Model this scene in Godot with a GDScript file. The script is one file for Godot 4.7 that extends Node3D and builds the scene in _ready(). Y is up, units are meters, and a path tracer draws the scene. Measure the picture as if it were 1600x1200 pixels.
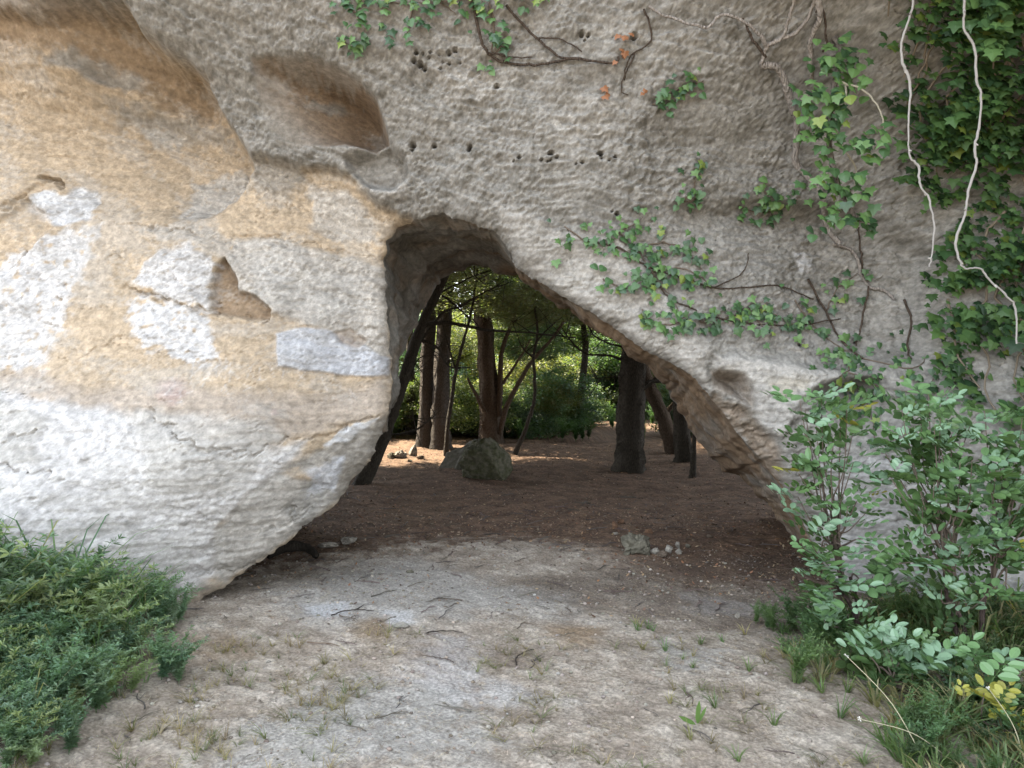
extends Node3D
# A natural sandstone arch in a wooded gorge, seen from the shaded side.

var RELIEF_CENTRES = [[-3.11,3.78,0.4943],[-3.41,3.52,-0.3750],[-3.40,2.70,0.1650],[-3.31,2.06,-0.0146],[-3.19,1.60,-0.1063],[-2.90,1.09,0.0181],[-2.76,0.77,0.1832],[-2.72,0.45,0.1663],[-2.39,0.72,-0.2381],[-2.39,0.35,0.0342],[-2.10,0.03,-0.1364],[-1.91,0.34,-0.0436],[-1.46,0.43,-0.0214],[-1.15,0.72,-0.1487],[-0.92,1.19,0.0496],[-0.89,1.60,-0.0352],[-0.94,2.35,-0.1085],[-1.96,0.66,0.0872],[-1.95,1.05,0.1944],[-2.44,1.07,0.0379],[-1.47,1.01,0.1560],[-2.04,1.44,-0.0419],[-2.58,1.44,-0.1241],[-1.51,1.43,-0.0881],[-2.19,2.30,0.1055],[-2.80,2.29,0.0217],[-1.59,2.33,0.0677],[-2.26,3.23,-0.1656],[-2.89,3.20,-0.2049],[-1.61,3.03,-0.1382],[-1.45,3.79,0.0557],[-2.05,3.77,0.0947],[-0.84,3.81,0.0168],[-0.89,3.19,0.0438],[-0.45,2.78,0.0303],[-0.44,3.18,0.0167],[0.00,3.58,-0.0496],[0.00,2.77,0.0111],[0.45,2.33,0.0041],[0.91,1.87,0.0567],[1.33,1.55,-0.0481],[0.89,2.98,0.0344],[0.84,3.74,0.0100],[1.65,3.71,0.0158],[1.85,3.03,-0.2096],[1.86,2.34,0.0811],[2.32,1.88,-0.1911],[1.80,1.53,0.1659],[1.59,1.19,-0.0652],[1.99,0.98,0.0526],[2.05,0.28,0.0493],[2.28,-0.12,-0.2472],[2.62,1.43,-0.0182],[2.53,0.59,0.0421],[2.88,-0.00,0.1592],[3.15,0.26,-0.0090],[3.26,1.44,0.0806],[2.90,2.76,-0.0134],[3.43,2.71,-0.0712],[2.40,3.64,0.0605],[3.09,3.57,0.0338],[-6.00,0.00,0.0004],[-6.00,3.00,-0.0166],[-6.00,6.00,0.0094],[6.00,0.00,0.0053],[6.00,3.00,-0.0072],[6.00,6.00,-0.0928],[0.00,6.20,-0.0596],[-3.00,6.20,-0.0209],[3.00,6.20,-0.0357],[0.90,4.90,-0.0145],[1.70,4.85,0.0817],[2.80,4.80,0.0148],[4.20,4.80,0.0310],[5.00,6.20,0.1058],[0.00,0.20,0.0378],[0.00,1.20,-0.0218]]
var RELIEF_PLANE = [-3.2538,-0.0911,-0.1368]
var ARCH_OUTLINE = [[-2.16,-0.10,-2.29,-0.24],[-2.04,0.02,-2.29,-0.15],[-1.89,0.11,-2.26,-0.05],[-1.70,0.23,-2.19,0.08],[-1.55,0.34,-2.15,0.15],[-1.46,0.42,-2.10,0.24],[-1.28,0.55,-1.97,0.46],[-1.15,0.71,-1.81,0.71],[-1.02,0.89,-1.65,0.90],[-0.94,1.07,-1.49,1.09],[-0.89,1.23,-1.33,1.21],[-0.88,1.42,-1.19,1.35],[-0.90,1.65,-1.09,1.60],[-0.92,1.88,-1.00,1.82],[-0.94,2.12,-0.90,2.03],[-0.94,2.31,-0.81,2.20],[-0.91,2.47,-0.72,2.33],[-0.80,2.58,-0.63,2.40],[-0.65,2.61,-0.53,2.46],[-0.46,2.61,-0.41,2.49],[-0.27,2.56,-0.25,2.49],[-0.11,2.47,-0.09,2.47],[-0.02,2.36,0.03,2.43],[0.03,2.25,0.14,2.37],[0.18,2.15,0.31,2.26],[0.37,2.03,0.55,2.10],[0.60,1.90,0.83,1.92],[0.78,1.77,1.04,1.75],[0.96,1.64,1.26,1.57],[1.10,1.57,1.49,1.39],[1.26,1.46,1.66,1.12],[1.42,1.28,1.81,0.83],[1.59,1.05,1.95,0.61],[1.78,0.83,2.22,0.41],[1.94,0.59,2.51,0.16],[2.08,0.31,2.72,-0.08],[2.22,0.03,2.86,-0.24],[2.30,-0.27,2.96,-0.47]]
var ROCK_FEATURES = [
	[[-3.43,4.01,-2.41,3.85,-2.37,3.7,-2.06,3.49,-2.03,3.34,-1.92,3.13,-1.86,2.97,-2.12,2.59,-2.66,2.57,-3.71,2.69],0.025,0.03,0.24,"ochre",0,0,-1],
	[[-3.11,3.78,-2.42,3.84,-2.37,3.68,-2.06,3.49,-2.03,3.34,-1.92,3.12,-1.84,3.03,-1.52,2.98,-1.17,2.92,-0.91,2.67,-0.74,2.6,-0.61,2.26,-0.61,1.13,-1.09,0.51,-2.05,-0.1,-2.93,-0.03,-3.95,1.1,-4.52,4.06],0.03,0.03,0.13,"ochre",1,0,0.25],
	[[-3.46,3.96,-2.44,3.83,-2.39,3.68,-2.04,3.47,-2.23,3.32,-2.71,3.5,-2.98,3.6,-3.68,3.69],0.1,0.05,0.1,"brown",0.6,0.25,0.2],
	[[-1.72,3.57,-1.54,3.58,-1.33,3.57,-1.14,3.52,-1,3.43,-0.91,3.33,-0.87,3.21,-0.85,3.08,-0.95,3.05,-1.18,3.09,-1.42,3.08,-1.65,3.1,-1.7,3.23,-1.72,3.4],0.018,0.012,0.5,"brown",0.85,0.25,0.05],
	[[-1.4,3.41,-1.22,3.44,-1.16,3.37,-1.33,3.33,-1.46,3.36],0.05,0.05,0,"grey",0.8,0.4,-1],
	[[-1.16,3.01,-1.02,3.04,-0.84,3.06,-0.75,2.99,-0.74,2.86,-0.86,2.79,-1.05,2.83,-1.15,2.93],0.035,0.01,0.14,"grey",0.6,0,0.3],
	[[-1.11,2.82,-0.83,2.79,-0.74,2.85,-0.73,2.75,-0.97,2.69],0.03,0.01,-0.05,"pale",0.7,0.1,0.6],
	[[-3.03,3.67,-2.83,3.61,-2.62,3.55,-2.68,3.5,-2.89,3.51,-3.14,3.56],0.04,0.06,0,"grey",0.8,0.3,-1],
	[[-2.82,3.44,-2.53,3.39,-2.11,3.3,-2.07,3.17,-2.48,3.18,-2.86,3.27],0.1,0.08,0,"grey",0.7,0.35,0.4],
	[[-2.72,3.28,-2.5,3.25,-2.38,3.18,-2.61,3.15],0.04,0.05,0,"pale",0.8,0.3,-1],
	[[-1.91,2.87,-1.48,2.87,-1.45,2.47,-1.06,2.36,-1.21,2.36,-1.86,2.47],0.025,0.02,0,"ochre",0.9,0.1,0.2],
	[[-1.48,2.85,-1.2,2.81,-1.02,2.62,-0.96,2.46,-1.12,2.45,-1.44,2.5],0.04,0.05,0,"pale",0.7,0.3,0.5],
	[[-1.88,3.09,-1.51,3.07,-1.48,2.87,-1.71,2.76,-1.89,2.84,-1.91,3.03],0.05,0.05,0,"grey",0.7,0.3,0.5],
	[[-3.29,2.68,-3.2,2.75,-3.09,2.73,-3.03,2.8,-2.92,2.78,-2.89,2.69,-2.92,2.56,-3.05,2.5,-3.2,2.53,-3.29,2.61],0.02,0.03,0.02,"white",0.95,0.25,0.6],
	[[-3.3,2.71,-3.38,2.57,-3.59,2.48,-3.54,2.13,-3.33,2.16,-3.21,2.34,-3.13,2.49],0.03,0.02,0.06,"ochre",0.5,0,0.3],
	[[-2.37,2.92,-2.11,2.97,-1.95,3.02,-1.91,2.84,-2.1,2.69,-2.24,2.54,-2.37,2.58],0.05,0.06,0,"pale",0.8,0.45,0.5],
	[[-2.64,2.5,-2.16,2.57,-1.95,2.43,-1.93,2.29,-2.07,2.31,-2.25,2.4,-2.42,2.41],0.04,0.05,0,"pale",0.6,0.4,0.5],
	[[-1.95,2.42,-1.69,2.46,-1.47,2.4,-1.12,2.32,-0.92,2.26,-0.9,1.6,-1.1,1.66,-1.27,1.77,-1.51,1.86,-1.64,1.9,-1.8,2.03,-1.9,2.07,-1.98,2.25],0.03,0.03,-0.03,"pale",0.8,0.25,0.6],
	[[-1.86,2.32,-1.47,2.33,-1.12,2.21,-0.98,1.97,-1.28,1.87,-1.69,2],0.06,0.05,0,"pale",0.7,0.4,-1],
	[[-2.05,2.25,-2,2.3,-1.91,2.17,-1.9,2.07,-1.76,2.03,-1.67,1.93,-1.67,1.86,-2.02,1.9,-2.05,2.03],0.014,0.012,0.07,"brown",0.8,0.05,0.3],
	[[-2.56,2.11,-2.49,2.27,-2.25,2.4,-2.06,2.3,-2.02,1.91,-2.26,1.98,-2.47,2.06],0.035,0.05,-0.02,"white",0.8,0.35,0.6],
	[[-2.56,1.98,-2.41,2.02,-2.02,1.89,-1.94,1.6,-2.02,1.53,-2.26,1.6,-2.5,1.76],0.05,0.06,0,"white",0.85,0.45,0.5],
	[[-3.53,2.09,-3.25,2.34,-3.11,2.46,-2.83,2.53,-2.83,2.15,-2.88,1.85,-2.94,1.65,-2.94,1.52,-3.34,1.48],0.07,0.07,0,"white",0.8,0.45,0.5],
	[[-1.62,1.77,-1.48,1.82,-1.31,1.8,-1.1,1.71,-0.9,1.6,-0.89,1.47,-1.17,1.48,-1.59,1.55],0.012,0.012,-0.02,"cool",0.95,0.05,0.4],
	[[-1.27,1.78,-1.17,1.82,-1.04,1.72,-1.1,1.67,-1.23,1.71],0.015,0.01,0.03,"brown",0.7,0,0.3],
	[[-3.34,1.48,-2.94,1.54,-2.64,1.4,-2.29,1.44,-1.61,1.38,-1.32,1.34,-0.9,1.46,-0.89,1.23,-1.08,1.15,-1.54,1.06,-2.31,1.2,-2.69,1.29,-3.28,1.37],0.06,0.04,0,"band",0.75,0.12,0.15],
	[[-3.39,1.45,-2.85,1.35,-2.33,1.25,-1.57,1.02,-1.37,1.04,-1.51,0.84,-1.84,0.55,-1.9,0.2,-2.18,0.02,-2.95,0.13],0.04,0.04,0,"white",0.8,0.12,0.45],
	[[-2.33,1.29,-1.66,1.21,-1.51,1.1,-1.71,0.75,-2.16,0.8,-2.24,1.1],0.05,0.04,0,"pale",0.8,0.2,0.25],
	[[-3.32,1.45,-2.77,1.26,-2.71,1.02,-3.04,1],0.02,0.03,-0.02,"pale",0.9,0.1,0.5],
	[[-1.87,0.51,-1.64,0.78,-1.54,0.84,-1.24,0.71,-1.44,0.42,-1.89,0.13,-1.92,0.25],0.02,0.02,0.02,"pale",0.9,0.1,0.4],
	[[-1.54,0.85,-1.23,1.03,-0.89,1.21,-0.92,1,-1.13,0.72,-1.44,0.41,-1.53,0.58,-1.31,0.86],0.03,0.03,0.015,"grey",0.85,0.25,0.5],
	[[-1.38,0.87,-1.16,0.91,-1.25,0.67,-1.39,0.67],0.03,0.05,0,"cool",0.8,0.4,-1],
	[[-1.08,1.15,-0.96,1.18,-1.04,1.1,-1.16,1.02,-1.31,0.99,-1.16,1.1],0.012,0.03,0,"white",0.95,0.35,-1],
	[[-2.24,1.45,-2.1,1.48,-2.06,1.38,-2.11,1.32,-2.2,1.34],0.04,0.03,0,"pink",0.45,0.2,-1],
	[[-1.58,1.26,-1.56,1.26,-1.55,1.23,-1.58,1.23],0.01,0.004,0,"pink",0.7,0,-1],
	[[-0.68,3.6,0.09,3.73,0.22,3.46,0.13,2.98,-0.18,2.73,-0.74,2.66,-0.84,3.19],0.12,0.1,0,"grey",0.5,0.3,1],
	[[-0.52,3.53,0,3.54,0,3.3,-0.48,3.3],0.08,0.08,0,"pale",0.45,0.4,-1],
	[[0.13,3.3,0.69,3.37,0.71,3.06,0.27,2.97],0.12,0.08,0,"pale",0.35,0.4,-1],
	[[-0.09,2.64,0.45,2.46,0.72,2.46,0.91,2.24,1.37,1.62,1.19,1.53,0.92,1.69,0.37,2.06,0.05,2.27],0.05,0.03,-0.03,"pale",0.6,0.15,0.5],
	[[0.63,2.55,0.75,2.48,0.96,2.19,1.19,1.87,1.39,1.62,1.5,1.6,2.24,1.49,2.73,1.6,2.9,2.32,2.41,2.66,1.63,2.72,0.9,2.64],0.03,0.015,0.16,"grey",0.3,0.2,0.8],
	[[1.09,1.87,1.32,1.6,1.34,1.42,1.19,1.49],0.03,0.02,-0.02,"pale",0.8,0.1,0.3],
	[[1.39,1.61,1.71,1.6,2.2,1.5,2.23,1.42,1.96,1.38,1.79,1.06,1.63,1.19,1.63,1.42,1.39,1.51],0.03,0.02,-0.04,"pale",0.85,0.1,0.4],
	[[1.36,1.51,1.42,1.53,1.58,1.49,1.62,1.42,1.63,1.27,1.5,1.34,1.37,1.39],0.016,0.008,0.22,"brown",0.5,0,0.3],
	[[1.96,1.24,1.99,1.4,2.2,1.48,2.44,1.47,2.48,1.25,2.3,0.99,2.03,1.03],0.03,0.02,0.2,"grey",0.6,0.2,0.4],
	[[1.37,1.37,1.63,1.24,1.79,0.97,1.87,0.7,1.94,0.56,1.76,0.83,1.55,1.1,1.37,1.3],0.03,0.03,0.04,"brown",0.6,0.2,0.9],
	[[1.99,0.98,2.62,1.01,3.15,0.46,3.21,-0.2,2.33,-0.45,2.09,0.28],0.08,0.05,0,"white",0.55,0.3,0.5],
	[[1.71,1.47,1.97,1.47,1.94,1.4,1.79,1.33],0.03,0.02,0,"cream",0.6,0.1,-1],
	[[2.02,2.37,2.16,2.36,2.18,2.23,2.05,2.22],0.02,0.02,0,"white",0.6,0.3,-1]]
var ROCK_CRACKS = [
	[[-3.39,2.61,-3.3,2.71,-3.21,2.79],0.02,0.03],
	[[-3.33,2.18,-3.24,2.29,-3.15,2.44],0.018,0.03],
	[[-2.89,2.58,-2.65,2.52,-2.36,2.5,-2.23,2.47,-2.03,2.41,-1.98,2.46,-1.69,2.47,-1.39,2.41,-0.99,2.33],0.016,0.022],
	[[-2.31,2.49,-2.21,2.61,-2.08,2.74,-2,2.89,-1.94,2.97],0.014,0.02],
	[[-2.6,2.08,-2.39,2.02,-2.02,1.9,-1.67,1.86],0.02,0.035],
	[[-2.72,1.62,-2.66,1.66,-2.53,1.76],0.014,0.02],
	[[-2.27,1.29,-1.95,1.05,-1.64,0.99,-1.51,1.06,-1.37,1.04,-1.16,1.12,-0.92,1.21],0.018,0.03],
	[[-1.65,0.98,-1.79,0.98,-2.04,0.93],0.014,0.02],
	[[-3.09,1.41,-2.97,1.39,-2.84,1.33],0.012,0.02],
	[[-2.92,1.13,-2.78,1.16,-2.71,1.19],0.014,0.025],
	[[-2.85,0.99,-2.65,0.94,-2.58,0.91],0.014,0.025],
	[[-1.61,1.6,-1.58,1.65,-1.09,1.46,-0.92,1.45],0.008,0.008],
	[[-1.56,1.53,-1.33,1.49,-1.09,1.44,-0.92,1.42],0.01,0.012],
	[[-1.67,0.46,-1.54,0.47,-1.4,0.55],0.012,0.02],
	[[-1.96,0.22,-1.77,0.22,-1.59,0.31],0.014,0.025],
	[[-2.1,0.72,-1.96,0.66,-1.88,0.56],0.01,0.015],
	[[-1.77,1.08,-1.58,1.13],0.008,0.01],
	[[0.87,1.78,1.19,1.64,1.37,1.6],0.01,0.015],
	[[-0.9,3.08,-0.72,2.95,-0.45,2.98],0.014,0.02],
	[[-0.8,3.19,-0.53,3.07,-0.27,3.04],0.014,0.02],
	[[-0.74,2.66,-0.5,2.82,-0.27,2.77],0.012,0.015],
	[[-3.22,2.84,-3.12,2.79],0.035,0.09],
	[[-1.53,0.58,-1.48,0.59,-1.5,0.5],0.02,0.03]]
var ROCK_PITS = [[0.01,2.93],[0.05,2.95],[0.20,2.93],[0.13,2.97],[0.24,2.92],[0.38,2.91],[0.58,2.97],[0.60,2.94],[0.64,2.97],[0.47,2.91],[-0.76,3.19],[-0.80,3.21],[-0.41,3.59],[-0.34,3.54],[-0.68,3.56],[-0.64,3.54],[-0.60,3.52],[-0.54,3.56],[-0.39,3.06],[-0.29,3.01],[-0.10,3.40],[-0.41,3.53],[-0.47,3.50],[0.49,3.67],[0.45,3.68],[-0.57,3.50],[-0.43,3.57],[-0.62,3.58],[2.40,1.71],[2.00,1.69],[0.72,2.59],[0.48,2.33],[0.66,1.87],[-0.68,3.06],[-0.53,3.05],[-0.62,3.08],[-0.13,2.93],[0.30,2.95],[0.69,2.95],[0.78,3.65],[0.91,3.41]]
var ROCK_SCRATCHES = [[-2.08,1.56,-2.06,1.44],[-2.08,1.56,-2.03,1.54,-2.06,1.5,-2,1.44],[-2.03,1.39,-2.06,1.38],[-2.23,1.48,-2.18,1.48,-2.14,1.44,-2.18,1.37,-2.11,1.37],[-2.17,1.34,-2.06,1.32],[-2.1,1.39,-2.07,1.31],[-2,1.5,-1.98,1.42],[-1.99,1.46,-1.96,1.5],[-1.94,1.56,-1.92,1.48,-1.88,1.55,-1.87,1.47],[-1.95,1.53,-1.92,1.56],[-1.86,1.57,-1.84,1.45],[-1.85,1.52,-1.79,1.47],[-1.76,1.56,-1.71,1.47],[-1.73,1.56,-1.75,1.47],[-1.87,1.39,-1.86,1.43,-1.83,1.37],[-1.69,1.54,-1.68,1.46,-1.64,1.46],[-1.64,1.56,-1.6,1.47],[-1.56,1.53,-1.55,1.44],[-1.49,1.51,-1.42,1.45],[-1.43,1.51,-1.47,1.43],[-1.33,1.47,-1.29,1.38],[-1.76,1.43,-1.72,1.41,-1.75,1.39],[-1.63,1.41,-1.59,1.35],[-1.25,1.42,-1.21,1.4],[-1.15,1.38,-1.1,1.31],[-2.04,1.6,-2,1.57,-1.98,1.6,-1.95,1.57],[-1.93,1.6,-1.92,1.57],[-1.89,1.6,-1.88,1.57]]
var GROUND_FEATURES = [
	[[-1.64,-5.15,-1.4,-5.97,-0.83,-6.16,-0.19,-5.61,0.43,-5.15,0.39,-4.65,-0.16,-4.76,-0.75,-4.48,-1.23,-4.59],0.25,0.2,"pale",0.75,0.3],
	[[-1.37,-4.95,-1.06,-4.95,-1.01,-4.69,-1.18,-4.67],0.05,0.04,"white",0.8,0.1],
	[[-0.84,-4.79,-0.6,-4.74,-0.57,-4.51,-0.76,-4.53],0.04,0.05,"white",0.6,0.3],
	[[-0.41,-4.43,-0.22,-4.33,-0.13,-3.8,0.3,-3.52,-0.3,-3.52,-0.58,-3.8],0.15,0.12,"white",0.55,0.45],
	[[-0.83,-3.8,-0.32,-3.8,0,-2.96,-1.25,-2.96,-1.11,-3.45],0.2,0.2,"pale",0.8,0.35],
	[[1.11,-5.3,1.64,-5.02,1.54,-4.7,1.12,-4.76],0.1,0.1,"white",0.5,0.5],
	[[0.73,-4.33,1.15,-4.14,1.12,-3.8,0.77,-3.8],0.15,0.15,"pale",0.7,0.5],
	[[-0.95,-4.59,-0.78,-4.65,-0.69,-4.33,-0.86,-4.28],0.1,0.1,"straw",0.7,0.35],
	[[0.23,-4.48,0.5,-4.53,0.5,-4.23,0.25,-4.18],0.1,0.1,"straw",0.7,0.35],
	[[-1.93,-4.33,-1.58,-4.48,-1.39,-4.14,-1.73,-3.96],0.15,0.1,"straw",0.5,0.4],
	[[-0.73,-4.33,0.21,-4.23,0,-3.88,-0.53,-3.96],0.2,0.2,"brownish",0.4,0.3],
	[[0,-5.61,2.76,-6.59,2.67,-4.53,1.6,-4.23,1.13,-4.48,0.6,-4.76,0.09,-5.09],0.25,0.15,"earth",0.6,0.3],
	[[-1.47,-7.98,-1.07,-9.12,-0.56,-8.32,-0.95,-7.08],0.2,0.15,"straw",0.2,0.5]]
var LITTER_EDGE = [-1.98,-5.61,-1.75,-5.97,-1.46,-6.2,-1.06,-6.33,-0.6,-6.55,0,-6.68,0.54,-6.48,0.8,-5.97,1.02,-5.53,1.35,-5.37,1.78,-5.3,2.34,-5.15,3.6,-4.76,20.58,-13.71,-19.44,-13.71,-11.21,-9.58,-2.32,-5.53]
var WALL_IVY = [
	[[[0.36,2.5,0.48,2.42,0.59,2.39,0.72,2.45,0.86,2.35,0.96,2.19,1.09,2.01,1.14,1.87],[0.86,2.35,1.05,2.4,1.23,2.33,1.33,2.17],[0.72,2.45,0.9,2.57],[0.96,2.19,1.19,2.22,1.37,2.1]],150,0.13,"ivy sprawling over the grey ridge right of the arch crown"],
	[[[0.62,2.15,0.77,2.08,0.93,2.15,1,2.24]],26,0.05,"small ivy runner on the pale slope below the ridge"],
	[[[0.89,1.94,0.96,1.85,1.1,1.83,1.19,1.9,1.16,1.78]],34,0.05,"short ivy tuft hugging the pale edge above the trunk"],
	[[[1.28,1.85,1.46,1.87,1.65,1.94,1.83,1.9,2.02,1.81],[1.65,1.94,1.75,1.78]],100,0.08,"ivy band trailing sideways above the small niche"],
	[[[-1.05,3.89,-0.83,3.85,-0.63,3.84,-0.46,3.87,-0.36,3.8],[-0.63,3.84,-0.68,3.67],[-0.46,3.87,-0.25,3.89],[-1.05,3.89,-1,3.81,-0.95,3.72]],90,0.12,"leafy ivy hanging at the upper left of the wall"],
	[[[-0.17,3.95,-0.11,3.73,-0.13,3.58,-0.04,3.64],[-0.25,3.91,0,3.93,0.21,3.88]],60,0.1,"ivy sprig hanging beside the looping stems"],
	[[[-1.08,3.63,-1.02,3.6,-0.96,3.62]],14,0.05,"tiny yellowish ivy tuft beside the brown hollow"],
	[[[0.92,3.26,1.09,3.36,1.24,3.4],[1.09,3.36,0.96,3.3]],32,0.07,"dim green ivy beside the orange leaves"],
	[[[1.25,2.78,1.18,2.67,1.33,2.74],[1.27,2.96,1.25,2.78]],22,0.06,"few ivy leaves below the shaded overhang"],
	[[[1.6,2.67,1.87,2.65,2.01,2.72],[1.73,2.81,1.87,2.63]],44,0.09,"ivy leaves under the thick grey climbing stem"],
	[[[1.99,2.02,2.08,1.88,2.24,1.71,2.32,1.65],[2.23,1.93,2.34,2.11,2.47,2.21]],40,0.1,"sparse ivy leaves on the bare right wall"],
	[[[2.17,1.47,2.39,1.6,2.57,1.53,2.73,1.62],[2.35,1.42,2.4,1.25,2.34,1.08],[2.24,1.51,2.54,1.38,2.7,1.47]],120,0.16,"ivy draped over the right hollow above the shrub"]]
var IVY_CURTAINS = [
	[[2.35,3.73,2.55,3.76,2.68,3.75,2.84,3.42,2.94,2.98,2.84,2.64,2.64,2.82,2.6,3.05,2.38,3.41],420,0.1,0.55,"ivy curtain between the two bare white stems, upper right"],
	[[2.54,3.92,3.27,3.85,3.75,2.68,3.31,2.6,2.97,2.75,2.86,3.3],560,0.1,0.7,"dense dark ivy curtain in the upper right corner"],
	[[2.85,2.19,3.03,2.62,3.29,2.73,3.74,2.72,3.55,1.28,3.1,1.23,2.86,1.26,2.76,1.43,2.76,1.78],640,0.06,0.5,"broad-leaved ivy mass filling the right edge above the shrub"],
	[[1,4.74,3.03,4.36,3.3,3.8,2.6,3.78,2.41,3.61,2.16,3.64,1.9,3.78,1.58,3.83,1.2,4.07],420,0.1,0.8,"ivy fringe at the top right of the wall, extended unseen above it for shade"]]  # last curtain is extended above the view to darken the wall below
var HANGING_SPRIG = [2.05,3.96,-4.90,2.02,3.70,-4.85,1.99,3.57,-4.82,2.02,3.49,-4.80,1.99,3.29,-4.80,1.97,3.14,-4.80,1.96,2.90,-4.80,2.00,2.75,-4.80,2.07,2.60,-4.85,2.21,2.47,-4.90]
var SPRIG_CLUMPS = [1.95,3.47,-4.75,1.91,3.39,-4.75,2.08,3.39,-4.75,1.85,3.22,-4.70,2.03,3.24,-4.75,1.81,3.16,-4.70,1.97,3.12,-4.70,1.89,3.03,-4.70,1.84,2.99,-4.75,1.93,2.93,-4.70,1.90,2.72,-4.75,2.02,2.72,-4.75,2.10,2.63,-4.80,2.14,2.92,-4.65,2.20,2.90,-4.65,1.98,2.47,-4.80,2.20,2.46,-4.85]
var SPRIG_TWIGS = [[2.01,3.28,-4.75,2.10,3.23,-4.70,2.17,3.15,-4.67,2.21,3.05,-4.65,2.23,2.92,-4.65],[1.99,3.02,-4.80,2.06,2.88,-4.80,2.15,2.78,-4.85,2.14,2.68,-4.85],[1.92,3.92,-4.90,1.95,3.73,-4.85,1.98,3.67,-4.83],[2.04,3.27,-4.75,2.02,3.15,-4.72,1.98,3.09,-4.74]]
var HANGING_STEMS = [
	[[2.21,3.71,-4.30,2.20,3.52,-4.30,2.15,3.36,-4.30,2.15,3.24,-4.30,2.18,3.17,-4.30,2.20,3.08,-4.30,2.19,2.91,-4.30,2.20,2.73,-4.30,2.25,2.66,-4.30,2.26,2.56,-4.30,2.31,2.49,-4.30,2.34,2.35,-4.30,2.34,2.22,-4.30,2.32,2.11,-4.30],0.011,"white","shorter bare white stem hanging in front of the ivy"],
	[[2.42,3.66,-4.20,2.43,3.49,-4.20,2.43,3.37,-4.20,2.49,3.27,-4.20,2.50,3.12,-4.20,2.53,3.01,-4.20,2.52,2.84,-4.20,2.50,2.74,-4.20,2.51,2.64,-4.20,2.47,2.50,-4.20,2.45,2.36,-4.20,2.41,2.25,-4.20,2.42,2.16,-4.20,2.46,2.09,-4.20,2.54,2.09,-4.20,2.60,2.02,-4.20,2.68,1.95,-4.20,2.74,1.87,-4.20,2.75,1.68,-4.20],0.012,"white","longer bare white stem curving away at its foot, far right"]]
var CLINGING_STEMS = [
	[[[1.58,3.46,1.67,3.45,1.73,3.4,1.82,3.26,1.9,3.15,1.93,2.95,1.98,2.88,2.08,2.77,2.17,2.63,2.24,2.51,2.32,2.41],[1.58,3.46,1.59,3.54,1.66,3.58,1.68,3.68,1.68,3.77,1.58,3.86],[1.59,3.54,1.47,3.64,1.29,3.71,1.2,3.64,1.01,3.69,0.84,3.77],[1.62,3.56,1.75,3.6,1.8,3.73,1.8,3.84],[1.59,3.49,1.48,3.59,1.42,3.69]],[0.026,0.014,0.012,0.013,0.01],0.11,"thick grey climbing stem slanting down the shaded wall"],
	[[[1.73,3.9,1.81,3.73,1.85,3.62,1.84,3.55,1.91,3.37],[1.82,3.67,1.85,3.68,1.93,3.53,1.92,3.5]],[0.022,0.008],0.1,"short broken grey stem left of the hanging sprig"],
	[[[2.3,2.42,2.43,2.37,2.49,2.2,2.53,2.11,2.62,2.08,2.67,2.01],[2.49,2.2,2.49,2.34,2.46,2.53],[2.53,2.11,2.47,1.88,2.39,1.69]],[0.012,0.008,0.008],0.02,"dark thin root forking across the right wall"],
	[[[-0.27,3.99,-0.21,3.69,-0.15,3.58,0,3.52,0.22,3.51,0.39,3.53,0.64,3.5,0.68,3.53],[-0.04,3.84,0.13,3.69,0.3,3.55,0.43,3.52],[0.15,3.66,0.3,3.65,0.45,3.57],[-0.15,3.58,-0.02,3.56,0.13,3.55]],[0.01,0.009,0.006,0.006],0.025,"thin looping brown stems on the upper middle wall"],
	[[[0.83,3.79,0.89,3.63,0.75,3.53,0.73,3.41],[0.79,3.56,0.71,3.37,0.76,3.32]],[0.006,0.005],0.02,"fine brown twig carrying orange leaves"],
	[[[0.48,2.42,0.73,2.35,0.91,2.24,1.19,2.15,1.47,2.08,1.85,2.11,2.14,2.02],[0.91,2.24,1.09,2.01,1.46,1.87,1.92,1.83,2.32,1.88],[1.37,2.08,1.61,2.2,1.67,2.34]],[0.007,0.006,0.005],0.015,"thin ivy runners crossing the right wall"],
	[[[2.73,2.01,2.72,1.82,2.64,1.6],[2.1,2.16,2.23,1.93,2.29,1.74,2.39,1.6]],[0.009,0.009],0.02,"brown root strands beside the lower ivy mass"]]
var ORANGE_LEAVES = [0.71,3.62,0.74,3.63,0.7,3.59,0.73,3.57,0.76,3.66,0.63,3.34,0.59,3.36,0.62,3.32,0.87,3.34,0.86,3.32,0.71,3.53,0.66,3.52,0.69,3.64]
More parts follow.
